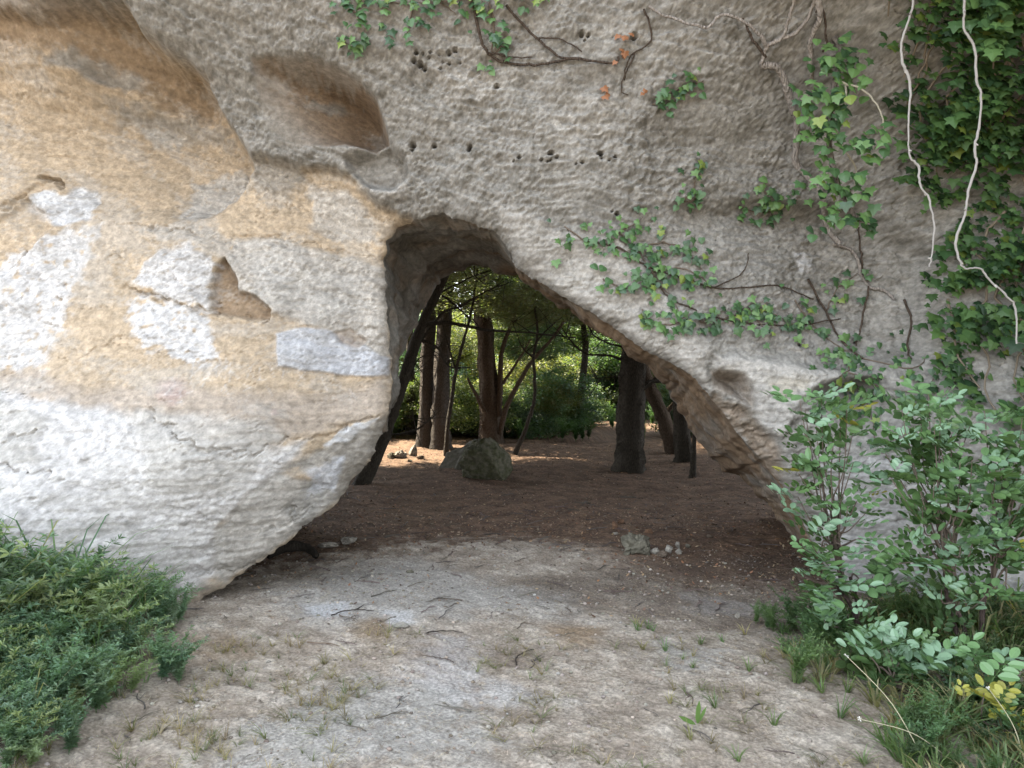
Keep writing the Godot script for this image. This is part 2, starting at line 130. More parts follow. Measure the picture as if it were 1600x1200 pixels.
var TREES = [
	["dark slender tree leaning right behind the left rock","dark",[[[-2.00,-0.16,-9.80,-1.87,0.09,-9.80,-1.63,0.62,-9.80,-1.43,1.19,-9.80,-1.24,1.76,-9.80,-1.10,2.13,-9.80,-0.89,2.57,-9.80,-0.57,3.30,-9.80,-0.08,4.34,-9.80,0.24,5.30,-9.80],0.1,0.035],[[-1.10,2.02,-9.80,-0.82,2.06,-9.90,-0.33,1.97,-10.00,0.25,1.94,-10.20,0.87,1.88,-10.50],0.03,0.008],[[-1.24,1.72,-9.80,-0.90,2.17,-9.90,-0.66,2.28,-10.00,-0.33,2.47,-10.00,0.00,2.61,-10.20],0.022,0.006],[[-1.18,1.84,-9.80,-0.96,1.75,-9.80,-0.82,1.50,-9.90,-0.54,1.48,-10.00],0.022,0.006],[[-0.89,2.40,-9.80,-0.69,2.25,-9.80,-0.49,2.05,-9.90],0.016,0.005],[[-1.43,1.18,-9.80,-1.30,1.36,-9.80,-1.18,1.60,-9.80,-0.95,1.64,-9.90],0.016,0.006],[[-1.63,0.62,-9.80,-1.23,0.69,-9.80,-0.90,0.95,-9.80],0.014,0.005],[[-1.07,2.33,-9.80,-0.66,2.59,-10.00,-0.17,2.80,-10.20],0.014,0.005]]],
	["left of two grey trunks standing close together","grey",[[[-1.59,-0.03,-14.00,-1.55,0.67,-14.00,-1.54,1.37,-14.00,-1.51,2.30,-14.00,-1.48,3.68,-14.00,-1.43,5.74,-14.00,-1.37,8.01,-14.00],0.145,0.09]]],
	["right of two grey trunks standing close together","grey",[[[-1.27,-0.03,-13.80,-1.29,0.68,-13.80,-1.26,1.37,-13.80,-1.21,2.29,-13.80,-1.14,3.65,-13.80,-1.09,5.68,-13.80,-1.06,7.92,-13.80],0.155,0.09]]],
	["ivy-wrapped sunlit trunk behind the boulder","brown",[[[-0.39,-0.07,-14.50,-0.41,0.63,-14.50,-0.45,1.36,-14.50,-0.52,2.08,-14.50,-0.58,2.92,-14.50,-0.66,4.35,-14.50,-0.71,6.48,-14.50],0.2,0.1],[[-0.26,0.02,-14.40,-0.12,0.65,-14.30,0.18,1.25,-14.20,0.41,1.60,-14.20,0.82,2.07,-14.20,1.18,2.66,-14.20],0.055,0.02],[[-0.24,0.52,-14.40,-0.22,1.24,-14.40,-0.18,1.78,-14.40,0.00,2.26,-14.40,0.18,2.91,-14.40],0.06,0.025],[[-0.38,0.40,-14.40,-0.65,0.89,-14.30,-0.83,1.24,-14.30],0.05,0.02],[[-0.18,1.12,-14.40,0.14,1.60,-14.40,0.36,1.96,-14.50],0.03,0.012]]],
	["thin dark sapling left of the boulder","dark",[[[-1.07,-0.03,-12.50,-1.05,0.45,-12.50,-0.98,0.98,-12.50,-0.91,1.39,-12.50,-0.81,1.81,-12.50,-0.68,2.27,-12.50,-0.57,2.94,-12.50,-0.41,4.28,-12.50],0.04,0.012],[[-0.91,1.39,-12.50,-1.04,1.81,-12.50,-1.14,2.22,-12.50],0.02,0.008]]],
	["thin bent sapling right of the boulder","dark",[[[0.05,-0.01,-12.90,0.24,0.44,-12.90,0.37,0.90,-12.90,0.38,1.28,-12.90,0.36,1.65,-12.90,0.43,2.03,-12.90,0.38,2.46,-12.90,0.36,3.09,-12.90,0.40,4.37,-12.90],0.037,0.012],[[0.39,1.87,-12.90,0.64,2.13,-12.90,0.91,2.35,-12.90],0.016,0.006],[[0.36,1.60,-12.90,0.16,1.81,-12.90,0.00,2.24,-12.90],0.016,0.006]]],
	["stout dark trunk with flared foot on the right","dark",[[[1.67,-0.07,-11.00,1.68,0.18,-11.00,1.69,0.50,-11.00,1.70,1.05,-11.00,1.73,1.60,-11.00,1.75,2.15,-11.00,1.78,3.05,-11.00,1.81,4.41,-11.00,1.84,6.64,-11.00],0.2,0.14],[[1.68,1.55,-11.00,1.36,1.64,-10.90,1.03,1.67,-10.80,0.80,1.87,-10.70,0.69,2.03,-10.70],0.022,0.007],[[1.83,1.20,-11.00,2.01,1.27,-11.00,2.26,1.29,-11.10,2.61,1.32,-11.20],0.04,0.02],[[1.70,1.28,-11.00,1.46,1.33,-11.00,1.19,1.31,-11.00],0.012,0.004],[[1.69,1.74,-11.00,1.39,1.80,-10.80,1.15,1.91,-10.70,1.01,2.13,-10.60],0.018,0.005],[[1.85,1.14,-11.00,1.99,1.25,-11.00,2.12,1.42,-11.00],0.03,0.02],[[1.50,-0.13,-10.90,1.57,0.02,-10.95,1.65,0.22,-11.00],0.09,0.07],[[1.86,-0.13,-11.00,1.81,0.04,-11.00,1.74,0.32,-11.00],0.08,0.06]]],
	["brown trunk leaning left behind the stout one","brown",[[[2.82,-0.07,-13.20,2.73,0.17,-13.20,2.58,0.61,-13.20,2.39,1.05,-13.20,2.25,1.49,-13.20,2.13,2.47,-13.20,2.07,4.43,-13.20],0.13,0.07],[[2.58,0.61,-13.20,2.86,0.94,-13.20,3.07,1.60,-13.20],0.05,0.03]]],
	["dark trunk close to the right arch wall","dark",[[[2.70,-0.00,-12.00,2.67,0.30,-12.00,2.64,0.70,-12.00,2.65,1.20,-12.00,2.71,2.20,-12.00,2.77,4.17,-12.00],0.13,0.09]]],
	["thin dark stake-like trunk before the right arch wall","dark",[[[2.45,-0.03,-10.40,2.46,0.21,-10.40,2.47,0.47,-10.40,2.51,0.91,-10.40,2.59,1.77,-10.40],0.04,0.02]]],
	["slim grey trunk far behind the leaning tree","grey",[[[-2.13,-0.13,-16.00,-2.10,1.07,-16.00,-2.12,2.40,-16.00,-2.05,4.37,-16.00],0.1,0.06]]],
	["slim pale trunk in the thicket centre right","grey",[[[1.49,-0.24,-17.00,1.53,0.75,-17.00,1.62,1.88,-17.00,1.48,3.15,-17.00,1.54,5.24,-17.00],0.09,0.05]]]]
var SHRUBS = [
	["pistachio shrub with blue-green leaflets against the right pier",[1.97,-4.30],[1.61,1.36,-4.30,1.71,1.39,-4.25,1.83,1.33,-4.20,1.63,1.18,-4.25,1.76,1.15,-4.20,1.87,1.03,-4.20,1.67,1.03,-4.20,1.55,0.85,-4.15,1.63,0.73,-4.15,1.80,0.81,-4.10,1.94,0.90,-4.20,1.59,0.53,-4.10,1.55,0.44,-4.05,1.66,0.39,-4.00,1.61,0.27,-3.95,1.79,0.39,-4.00,1.83,0.56,-4.10,1.97,0.63,-4.10,1.96,0.39,-4.00,1.66,1.31,-4.35,1.89,1.20,-4.25,1.75,0.93,-4.20,1.94,0.43,-4.10,1.61,0.60,-4.10,1.68,0.50,-4.05,1.84,1.31,-4.30,1.66,1.27,-4.20,1.57,0.97,-4.20,1.95,0.76,-4.20,1.72,0.29,-3.90,1.59,0.36,-4.00],0],
	["tall pistachio shrub spreading to the right edge",[2.36,-3.90],[2.08,1.32,-4.10,2.22,1.41,-4.10,2.23,1.29,-4.00,2.07,1.16,-4.00,2.21,1.13,-3.95,2.39,1.26,-4.00,2.46,1.20,-3.90,2.59,1.30,-3.90,2.25,1.08,-3.85,2.40,1.05,-3.80,2.56,1.09,-3.80,2.15,0.97,-3.90,2.28,0.90,-3.80,2.44,0.87,-3.75,2.09,0.84,-3.90,1.97,0.99,-4.00,1.96,0.55,-3.90,2.08,0.61,-3.90,2.23,0.67,-3.80,2.35,0.63,-3.70,2.50,0.70,-3.70,2.14,0.45,-3.80,2.30,0.45,-3.70,2.45,0.45,-3.70,2.07,0.73,-4.00,1.98,1.12,-4.10,2.22,0.80,-3.85,2.38,0.77,-3.80,2.10,1.00,-4.00,2.29,1.20,-4.00,2.46,1.33,-4.00,2.62,1.19,-3.80,2.56,0.89,-3.70,2.17,1.27,-3.95,2.31,1.09,-3.85,2.50,1.15,-3.85,2.53,0.97,-3.75,2.37,0.97,-3.80,2.18,0.92,-3.85,2.29,0.68,-3.80,2.15,0.55,-3.90,2.44,0.73,-3.70,2.05,1.23,-4.05,2.18,1.33,-4.10],0],
	["low pistachio branch reaching out above the grass",[1.89,-3.50],[1.66,0.23,-3.70,1.79,0.26,-3.70,1.84,0.17,-3.60,1.96,0.23,-3.60,1.87,0.13,-3.55,2.02,0.18,-3.50,2.14,0.24,-3.50,1.71,0.18,-3.65,2.05,0.14,-3.45,1.99,0.20,-3.55,1.80,0.22,-3.65,2.16,0.18,-3.45],1],
	["small yellowing pistachio shoot in the bottom right corner",[2.11,-3.20],[1.99,0.19,-3.20,2.09,0.13,-3.15,2.03,0.05,-3.10,2.13,0.10,-3.10,2.01,0.11,-3.15,2.06,0.04,-3.05],2]]
var STONES = [
	[-1.93,-12.30,0.066,0.046,"leftmost small stone near the twin trunks"],
	[-1.79,-12.30,0.102,0.061,"flat grey stone in the row near the twin trunks"],
	[-1.62,-12.62,0.089,0.084,"rounded pale stone, tallest near the twin trunks"],
	[-1.45,-12.22,0.071,0.036,"dark low stone at the right end near twin trunks"],
	[-1.59,-11.92,0.035,0.020,"pebble-sized stone before the twin trunks"],
	[1.00,-6.20,0.119,0.067,"largest lumpy stone of the small pile under the arch"],
	[1.08,-6.12,0.041,0.036,"stone wedged right of the pile's largest"],
	[1.15,-6.16,0.036,0.023,"flat stone in the middle of the small pile"],
	[1.20,-6.12,0.046,0.023,"dark flat stone in the small pile"],
	[1.28,-6.24,0.036,0.026,"stone left of the cream one in the pile"],
	[1.39,-6.41,0.024,0.024,"cream pebble on the pile's right end"],
	[1.35,-6.20,0.031,0.018,"yellowish stone under the cream pebble"],
	[1.49,-6.46,0.024,0.016,"small stone just right of the pile"],
	[0.92,-6.12,0.031,0.015,"small stone left of the pile"],
	[0.96,-7.14,0.033,0.030,"reddish stone left behind the small pile"],
	[1.04,-7.30,0.033,0.021,"brown stone behind the small pile, next to reddish one"],
	[1.24,-6.93,0.040,0.023,"reddish flat stone right behind the pile"],
	[0.93,-6.88,0.026,0.011,"thin pale stone behind the pile"],
	[1.75,-6.78,0.025,0.020,"lone stone in the dark right of the pile"],
	[1.40,-4.73,0.020,0.016,"pale stone on gravel near the shrub"],
	[-1.41,-6.59,0.110,0.027,"long flat stone beside the left rock foot"],
	[-1.57,-6.46,0.081,0.024,"flat grey stone touching the left rock foot"],
	[-0.78,-5.79,0.029,0.012,"small grey stone left of the path"],
	[-0.10,-3.28,0.014,0.008,"white pebble in the foreground path"],
	[-0.65,-4.48,0.048,0.009,"flat white slab on the path"],
	[-0.15,-3.21,0.009,0.005,"tiny white pebble near the frame bottom"]]


var PAL := {
	"grey": Color(0.305, 0.29, 0.26), "pale": Color(0.50, 0.475, 0.43), "white": Color(0.67, 0.665, 0.655), "cool": Color(0.52, 0.53, 0.55),
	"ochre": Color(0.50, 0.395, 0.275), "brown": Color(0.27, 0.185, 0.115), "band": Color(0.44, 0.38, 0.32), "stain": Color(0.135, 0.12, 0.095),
	"pink": Color(0.42, 0.27, 0.25), "cream": Color(0.52, 0.46, 0.34),
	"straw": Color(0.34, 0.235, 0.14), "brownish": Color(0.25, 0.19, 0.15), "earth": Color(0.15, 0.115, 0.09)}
var rng := RandomNumberGenerator.new()
var names := {}
var M := {}
var nz: FastNoiseLite
var nf: FastNoiseLite
var nc: FastNoiseLite
var xs := PackedFloat32Array()
var ys := PackedFloat32Array()
var zz := PackedFloat32Array()
var NX := 0
var NY := 0

# ---------------------------------------------------------------- helpers
class Buf:
	var v := PackedVector3Array()
	var n := PackedVector3Array()
	var c := PackedColorArray()
	var i := PackedInt32Array()
	func tube(pts: Array, radii: Array, sides: int, col: Color, knob := 0.0, noise = null, flute := 0.0):
		var base := v.size()
		var count := pts.size()
		var side := Vector3.RIGHT
		for k in count:
			var d: Vector3 = (pts[mini(k + 1, count - 1)] - pts[maxi(k - 1, 0)]).normalized()
			side = (side - d * side.dot(d))
			if side.length() < 0.01:
				side = d.cross(Vector3.UP)
			side = side.normalized()
			var up := d.cross(side)
			for s in sides + 1:
				var a := TAU * float(s % sides) / sides
				var dir := side * cos(a) + up * sin(a)
				var r: float = radii[k]
				if noise != null:
					var q: Vector3 = pts[k] + dir * r
					r *= 1.0 + knob * noise.get_noise_3d(q.x * 9.0, q.y * 3.0, q.z * 9.0) + flute * noise.get_noise_3d(cos(a) * 4.0, q.y * 0.8, sin(a) * 4.0 + 7.0)
				v.append(pts[k] + dir * r)
				n.append(dir)
				c.append(col)
		for k in count - 1:
			for s in sides:
				var a := base + k * (sides + 1) + s
				var b := a + sides + 1
				i.append_array(PackedInt32Array([a, b + 1, a + 1, a, b, b + 1]))
		# close the far end
		var tip := v.size()
		v.append(pts[count - 1]); n.append((pts[count - 1] - pts[count - 2]).normalized()); c.append(col)
		var last := base + (count - 1) * (sides + 1)
		for s in sides:
			i.append_array(PackedInt32Array([last + s + 1, last + s, tip]))
	func fan(points: Array, col: Color):        # flat-shaded piece: first point is the hub
		var base := v.size()
		for p in points:
			v.append(p); c.append(col)
		for k in range(1, points.size() - 1):
			i.append_array(PackedInt32Array([base, base + k, base + k + 1]))
	func tri(a: Vector3, b: Vector3, d: Vector3, col: Color):
		var base := v.size()
		v.append(a); v.append(b); v.append(d); c.append(col); c.append(col); c.append(col)
		i.append_array(PackedInt32Array([base, base + 1, base + 2]))
	func mesh(mat: Material) -> ArrayMesh:
		var a := []
		a.resize(Mesh.ARRAY_MAX)
		a[Mesh.ARRAY_VERTEX] = v
		if n.size() == v.size():
			a[Mesh.ARRAY_NORMAL] = n
		a[Mesh.ARRAY_COLOR] = c
		a[Mesh.ARRAY_INDEX] = i
		var m := ArrayMesh.new()
		m.add_surface_from_arrays(Mesh.PRIMITIVE_TRIANGLES, a)
		m.surface_set_material(0, mat)
		return m

func numbered(called: String) -> String:
	if not names.has(called):
		names[called] = 0
		return called
	names[called] += 1
	return "%s_%03d" % [called, names[called]]

func part(called: String, mesh: Mesh, parent: Node3D, at := Transform3D.IDENTITY, mat: Material = null) -> MeshInstance3D:
	var o := MeshInstance3D.new()
	o.name = called
	o.mesh = mesh
	if mat != null:
		o.material_override = mat
	o.transform = at
	parent.add_child(o, true)
	return o

func thing(called: String, label: String, category: String, at := Vector3.ZERO, group := "") -> Node3D:
	var o := Node3D.new()
	o.name = numbered(called)
	add_child(o, true)
	o.position = at
	o.set_meta("label", label)
	o.set_meta("category", category)
	if group != "":
		o.set_meta("group", group)
	return o

func stuff(called: String, label: String, category: String, mesh: Mesh, places: Array, tints: Array, parent: Node3D = null) -> MultiMeshInstance3D:
	var mm := MultiMesh.new()
	mm.transform_format = MultiMesh.TRANSFORM_3D
	mm.use_colors = true
	mm.mesh = mesh
	mm.instance_count = places.size()
	for k in places.size():
		mm.set_instance_transform(k, places[k])
		mm.set_instance_color(k, tints[k])
	var o := MultiMeshInstance3D.new()
	o.multimesh = mm
	o.name = called if parent != null else numbered(called)
	o.set_meta("kind", "stuff")
	if parent == null:
		o.set_meta("label", label)
		o.set_meta("category", category)
		add_child(o, true)
	else:
		parent.add_child(o, true)
	return o

func rnd(a: float, b: float) -> float:
	return rng.randf_range(a, b)

func tint(c: Color, by: float) -> Color:
	var f := 1.0 + rnd(-by, by)
	return Color(c.r * f * (1.0 + rnd(-by, by) * 0.4), c.g * f, c.b * f * (1.0 + rnd(-by, by) * 0.4))

func pts3(flat: Array, off := Vector3.ZERO) -> Array:
	var o := []
	for k in range(0, flat.size(), 3):
		o.append(Vector3(flat[k], flat[k + 1], flat[k + 2]) - off)
	return o

func smooth(pts: Array, per: int, jitter := 0.0) -> Array:
	var o := []
	for k in pts.size() - 1:
		var a: Vector3 = pts[maxi(k - 1, 0)]
		var b: Vector3 = pts[k]
		var c: Vector3 = pts[k + 1]
		var d: Vector3 = pts[mini(k + 2, pts.size() - 1)]
		for s in per:
			o.append(b.cubic_interpolate(c, a, d, float(s) / per) + Vector3(rnd(-1, 1), rnd(-1, 1), rnd(-1, 1)) * jitter)
	o.append(pts[pts.size() - 1])
	return o

func taper(count: int, r0: float, r1: float) -> Array:
	var o := []
	for k in count:
		o.append(lerpf(r0, r1, float(k) / (count - 1)))
	return o

func grain(seed_: int, freq: float, octaves: int, size: int, lo: float, hi: float, kind := FastNoiseLite.TYPE_SIMPLEX_SMOOTH) -> ImageTexture:
	var n := FastNoiseLite.new()
	n.seed = seed_
	n.noise_type = kind
	n.frequency = freq
	n.fractal_octaves = octaves
	n.fractal_gain = 0.6 if freq > 0.02 else 0.74
	n.domain_warp_enabled = freq < 0.02
	n.domain_warp_amplitude = 40.0
	n.domain_warp_frequency = 0.012
	var im := n.get_seamless_image(size, size)
	im.convert(Image.FORMAT_RGB8)
	if lo > 0.0 or hi < 1.0:
		var d := im.get_data()
		for k in d.size():
			d[k] = int(255.0 * lerpf(lo, hi, d[k] / 255.0))
		im = Image.create_from_data(size, size, false, Image.FORMAT_RGB8, d)
	im.generate_mipmaps()
	return ImageTexture.create_from_image(im)

func mat(rough: float, spec := 0.5) -> StandardMaterial3D:
	var m := StandardMaterial3D.new()
	m.vertex_color_use_as_albedo = true
	m.roughness = rough
	m.metallic_specular = spec
	return m

func leaf_mat(c: Color, back: Color, rough := 0.5) -> StandardMaterial3D:
	var m := mat(rough, 0.45)
	m.albedo_color = c.linear_to_srgb()
	m.cull_mode = BaseMaterial3D.CULL_DISABLED
	m.backlight_enabled = true
	m.backlight = back
	return m

func materials():
	var g1 := grain(11, 0.012, 7, 1024, 0.55, 1.0)
	var h1 := grain(12, 0.010, 7, 1024, 0.0, 1.0)
	var r := mat(0.95, 0.25)
	r.albedo_texture = g1
	r.uv1_triplanar = true
	r.uv1_world_triplanar = true
	r.uv1_scale = Vector3(1.2, 1.35, 1.2)
	r.heightmap_enabled = true
	r.heightmap_texture = h1
	r.heightmap_scale = 0.38
	M.rock = r
	var g := mat(0.97, 0.2)
	g.albedo_texture = grain(13, 0.035, 7, 1024, 0.58, 1.0)
	g.uv1_triplanar = true
	g.uv1_world_triplanar = true
	g.uv1_scale = Vector3(1.1, 1.1, 1.1)
	g.heightmap_enabled = true
	g.heightmap_texture = grain(14, 0.015, 7, 1024, 0.0, 1.0)
	g.heightmap_scale = 0.7
	M.ground = g
	var b := mat(0.95, 0.25)
	b.albedo_texture = grain(15, 0.06, 4, 256, 0.5, 1.0)
	b.uv1_triplanar = true
	b.uv1_world_triplanar = true
	b.uv1_scale = Vector3(4.0, 1.2, 4.0)
	b.heightmap_enabled = true
	b.heightmap_texture = grain(16, 0.05, 4, 256, 0.0, 1.0)
	b.heightmap_scale = 2.5
	M.bark = b
	M.plain = mat(0.8, 0.4)
	M.stem = mat(0.75, 0.4)
	M.leafy = leaf_mat(Color(1, 1, 1), Color(0.95, 1.0, 0.6), 0.5)
	M.ivy = [leaf_mat(Color(0.05, 0.105, 0.038), Color(0.4, 0.6, 0.2), 0.45), leaf_mat(Color(0.085, 0.16, 0.05), Color(0.4, 0.6, 0.2), 0.48),
		leaf_mat(Color(0.028, 0.062, 0.026), Color(0.3, 0.5, 0.2), 0.42), leaf_mat(Color(0.14, 0.19, 0.04), Color(0.5, 0.6, 0.2), 0.5)]
	M.orange = leaf_mat(Color(0.20, 0.085, 0.035), Color(0.5, 0.3, 0.1), 0.6)
	M.pistachio = [leaf_mat(Color(0.11, 0.195, 0.08), Color(0.3, 0.5, 0.2), 0.33), leaf_mat(Color(0.17, 0.265, 0.165), Color(0.3, 0.5, 0.2), 0.33),
		leaf_mat(Color(0.075, 0.135, 0.045), Color(0.3, 0.5, 0.2), 0.4), leaf_mat(Color(0.25, 0.24, 0.04), Color(0.5, 0.5, 0.1), 0.5)]

func poly_of(flat: Array) -> PackedVector2Array:
	var p := PackedVector2Array()
	for k in range(0, flat.size(), 2):
		p.append(Vector2(flat[k], flat[k + 1]))
	return p

func signed(p: Vector2, poly: PackedVector2Array) -> float:      # distance to the outline, negative inside
	var best := 1e9
	var inside := false
	var b := poly[poly.size() - 1]
	for a in poly:
		var e := b - a
		var w := p - a
		var t := clampf(w.dot(e) / e.length_squared(), 0.0, 1.0)
		best = minf(best, (w - e * t).length_squared())
		if (a.y > p.y) != (b.y > p.y) and p.x < a.x + (p.y - a.y) / (b.y - a.y) * (b.x - a.x):
			inside = not inside
		b = a
	return -sqrt(best) if inside else sqrt(best)

func find_range(ar: PackedFloat32Array, lo: float, hi: float) -> Vector2i:
	return Vector2i(clampi(ar.bsearch(lo), 0, ar.size() - 1), clampi(ar.bsearch(hi), 0, ar.size() - 1))

func lines(a: float, b: float, step: float, lo: float, hi: float) -> PackedFloat32Array:
	var left := []
	var x := a
	var s := step
	while x > lo:
		s = minf(s * 1.25, 2.5)
		x -= s
		left.append(x)
	left.reverse()
	var o := PackedFloat32Array(left)
	x = a
	while x < b:
		o.append(x)
		x += step
	s = step
	while x < hi:
		o.append(x)
		s = minf(s * 1.25, 2.5)
		x += s
	o.append(x)
	return o

# a sheet of nx by ny points: normals from its neighbours; cells whose four points are dropped are left out
func sheet(p: PackedVector3Array, c: PackedColorArray, nx: int, ny: int, drop: PackedByteArray, flip: bool, m: Material) -> ArrayMesh:
	var n := PackedVector3Array()
	n.resize(nx * ny)
	for j in ny:
		for i in nx:
			var du := p[j * nx + mini(i + 1, nx - 1)] - p[j * nx + maxi(i - 1, 0)]
			var dv := p[mini(j + 1, ny - 1) * nx + i] - p[maxi(j - 1, 0) * nx + i]
			var q := dv.cross(du) if flip else du.cross(dv)
			n[j * nx + i] = q.normalized() if q.length_squared() > 1e-16 else Vector3(0, 0, 1)
	var idx := PackedInt32Array()
	var cut := drop.size() > 0
	for j in ny - 1:
		for i in nx - 1:
			var a := j * nx + i
			var b := a + nx
			if cut and drop[a] + drop[a + 1] + drop[b] + drop[b + 1] == 4:
				continue
			if flip:
				idx.append(a); idx.append(b + 1); idx.append(b)
				idx.append(a); idx.append(a + 1); idx.append(b + 1)
			else:
				idx.append(a); idx.append(b); idx.append(b + 1)
				idx.append(a); idx.append(b + 1); idx.append(a + 1)
	var ar := []
	ar.resize(Mesh.ARRAY_MAX)
	ar[Mesh.ARRAY_VERTEX] = p
	ar[Mesh.ARRAY_NORMAL] = n
	ar[Mesh.ARRAY_COLOR] = c
	ar[Mesh.ARRAY_INDEX] = idx
	var me := ArrayMesh.new()
	me.add_surface_from_arrays(Mesh.PRIMITIVE_TRIANGLES, ar)
	me.surface_set_material(0, m)
	return me

# ---------------------------------------------------------------- the rock
func relief(x: float, y: float) -> float:
	var s: float = RELIEF_PLANE[0] + RELIEF_PLANE[1] * x + RELIEF_PLANE[2] * y
	for q in RELIEF_CENTRES:
		var dx: float = x - q[0]
		var dy: float = y - q[1]
		var r2 := dx * dx + dy * dy
		if r2 > 1e-9:
			s += q[2] * r2 * log(r2)
	return s

func rock_z(x: float, y: float) -> float:
	var i := clampi(xs.bsearch(x) - 1, 0, NX - 2)
	var j := clampi(ys.bsearch(y) - 1, 0, NY - 2)
	var u := clampf((x - xs[i]) / (xs[i + 1] - xs[i]), 0, 1)
	var v := clampf((y - ys[j]) / (ys[j + 1] - ys[j]), 0, 1)
	var a := j * NX + i
	return lerpf(lerpf(zz[a], zz[a + 1], u), lerpf(zz[a + NX], zz[a + NX + 1], u), v)

func stone_tone(p: Vector3) -> float:
	return 1.0 + 0.16 * nf.get_noise_3d(p.x * 2.1, p.y * 2.1, p.z * 2.1) + 0.16 * nf.get_noise_3d(p.x * 17, p.y * 24, p.z * 17)

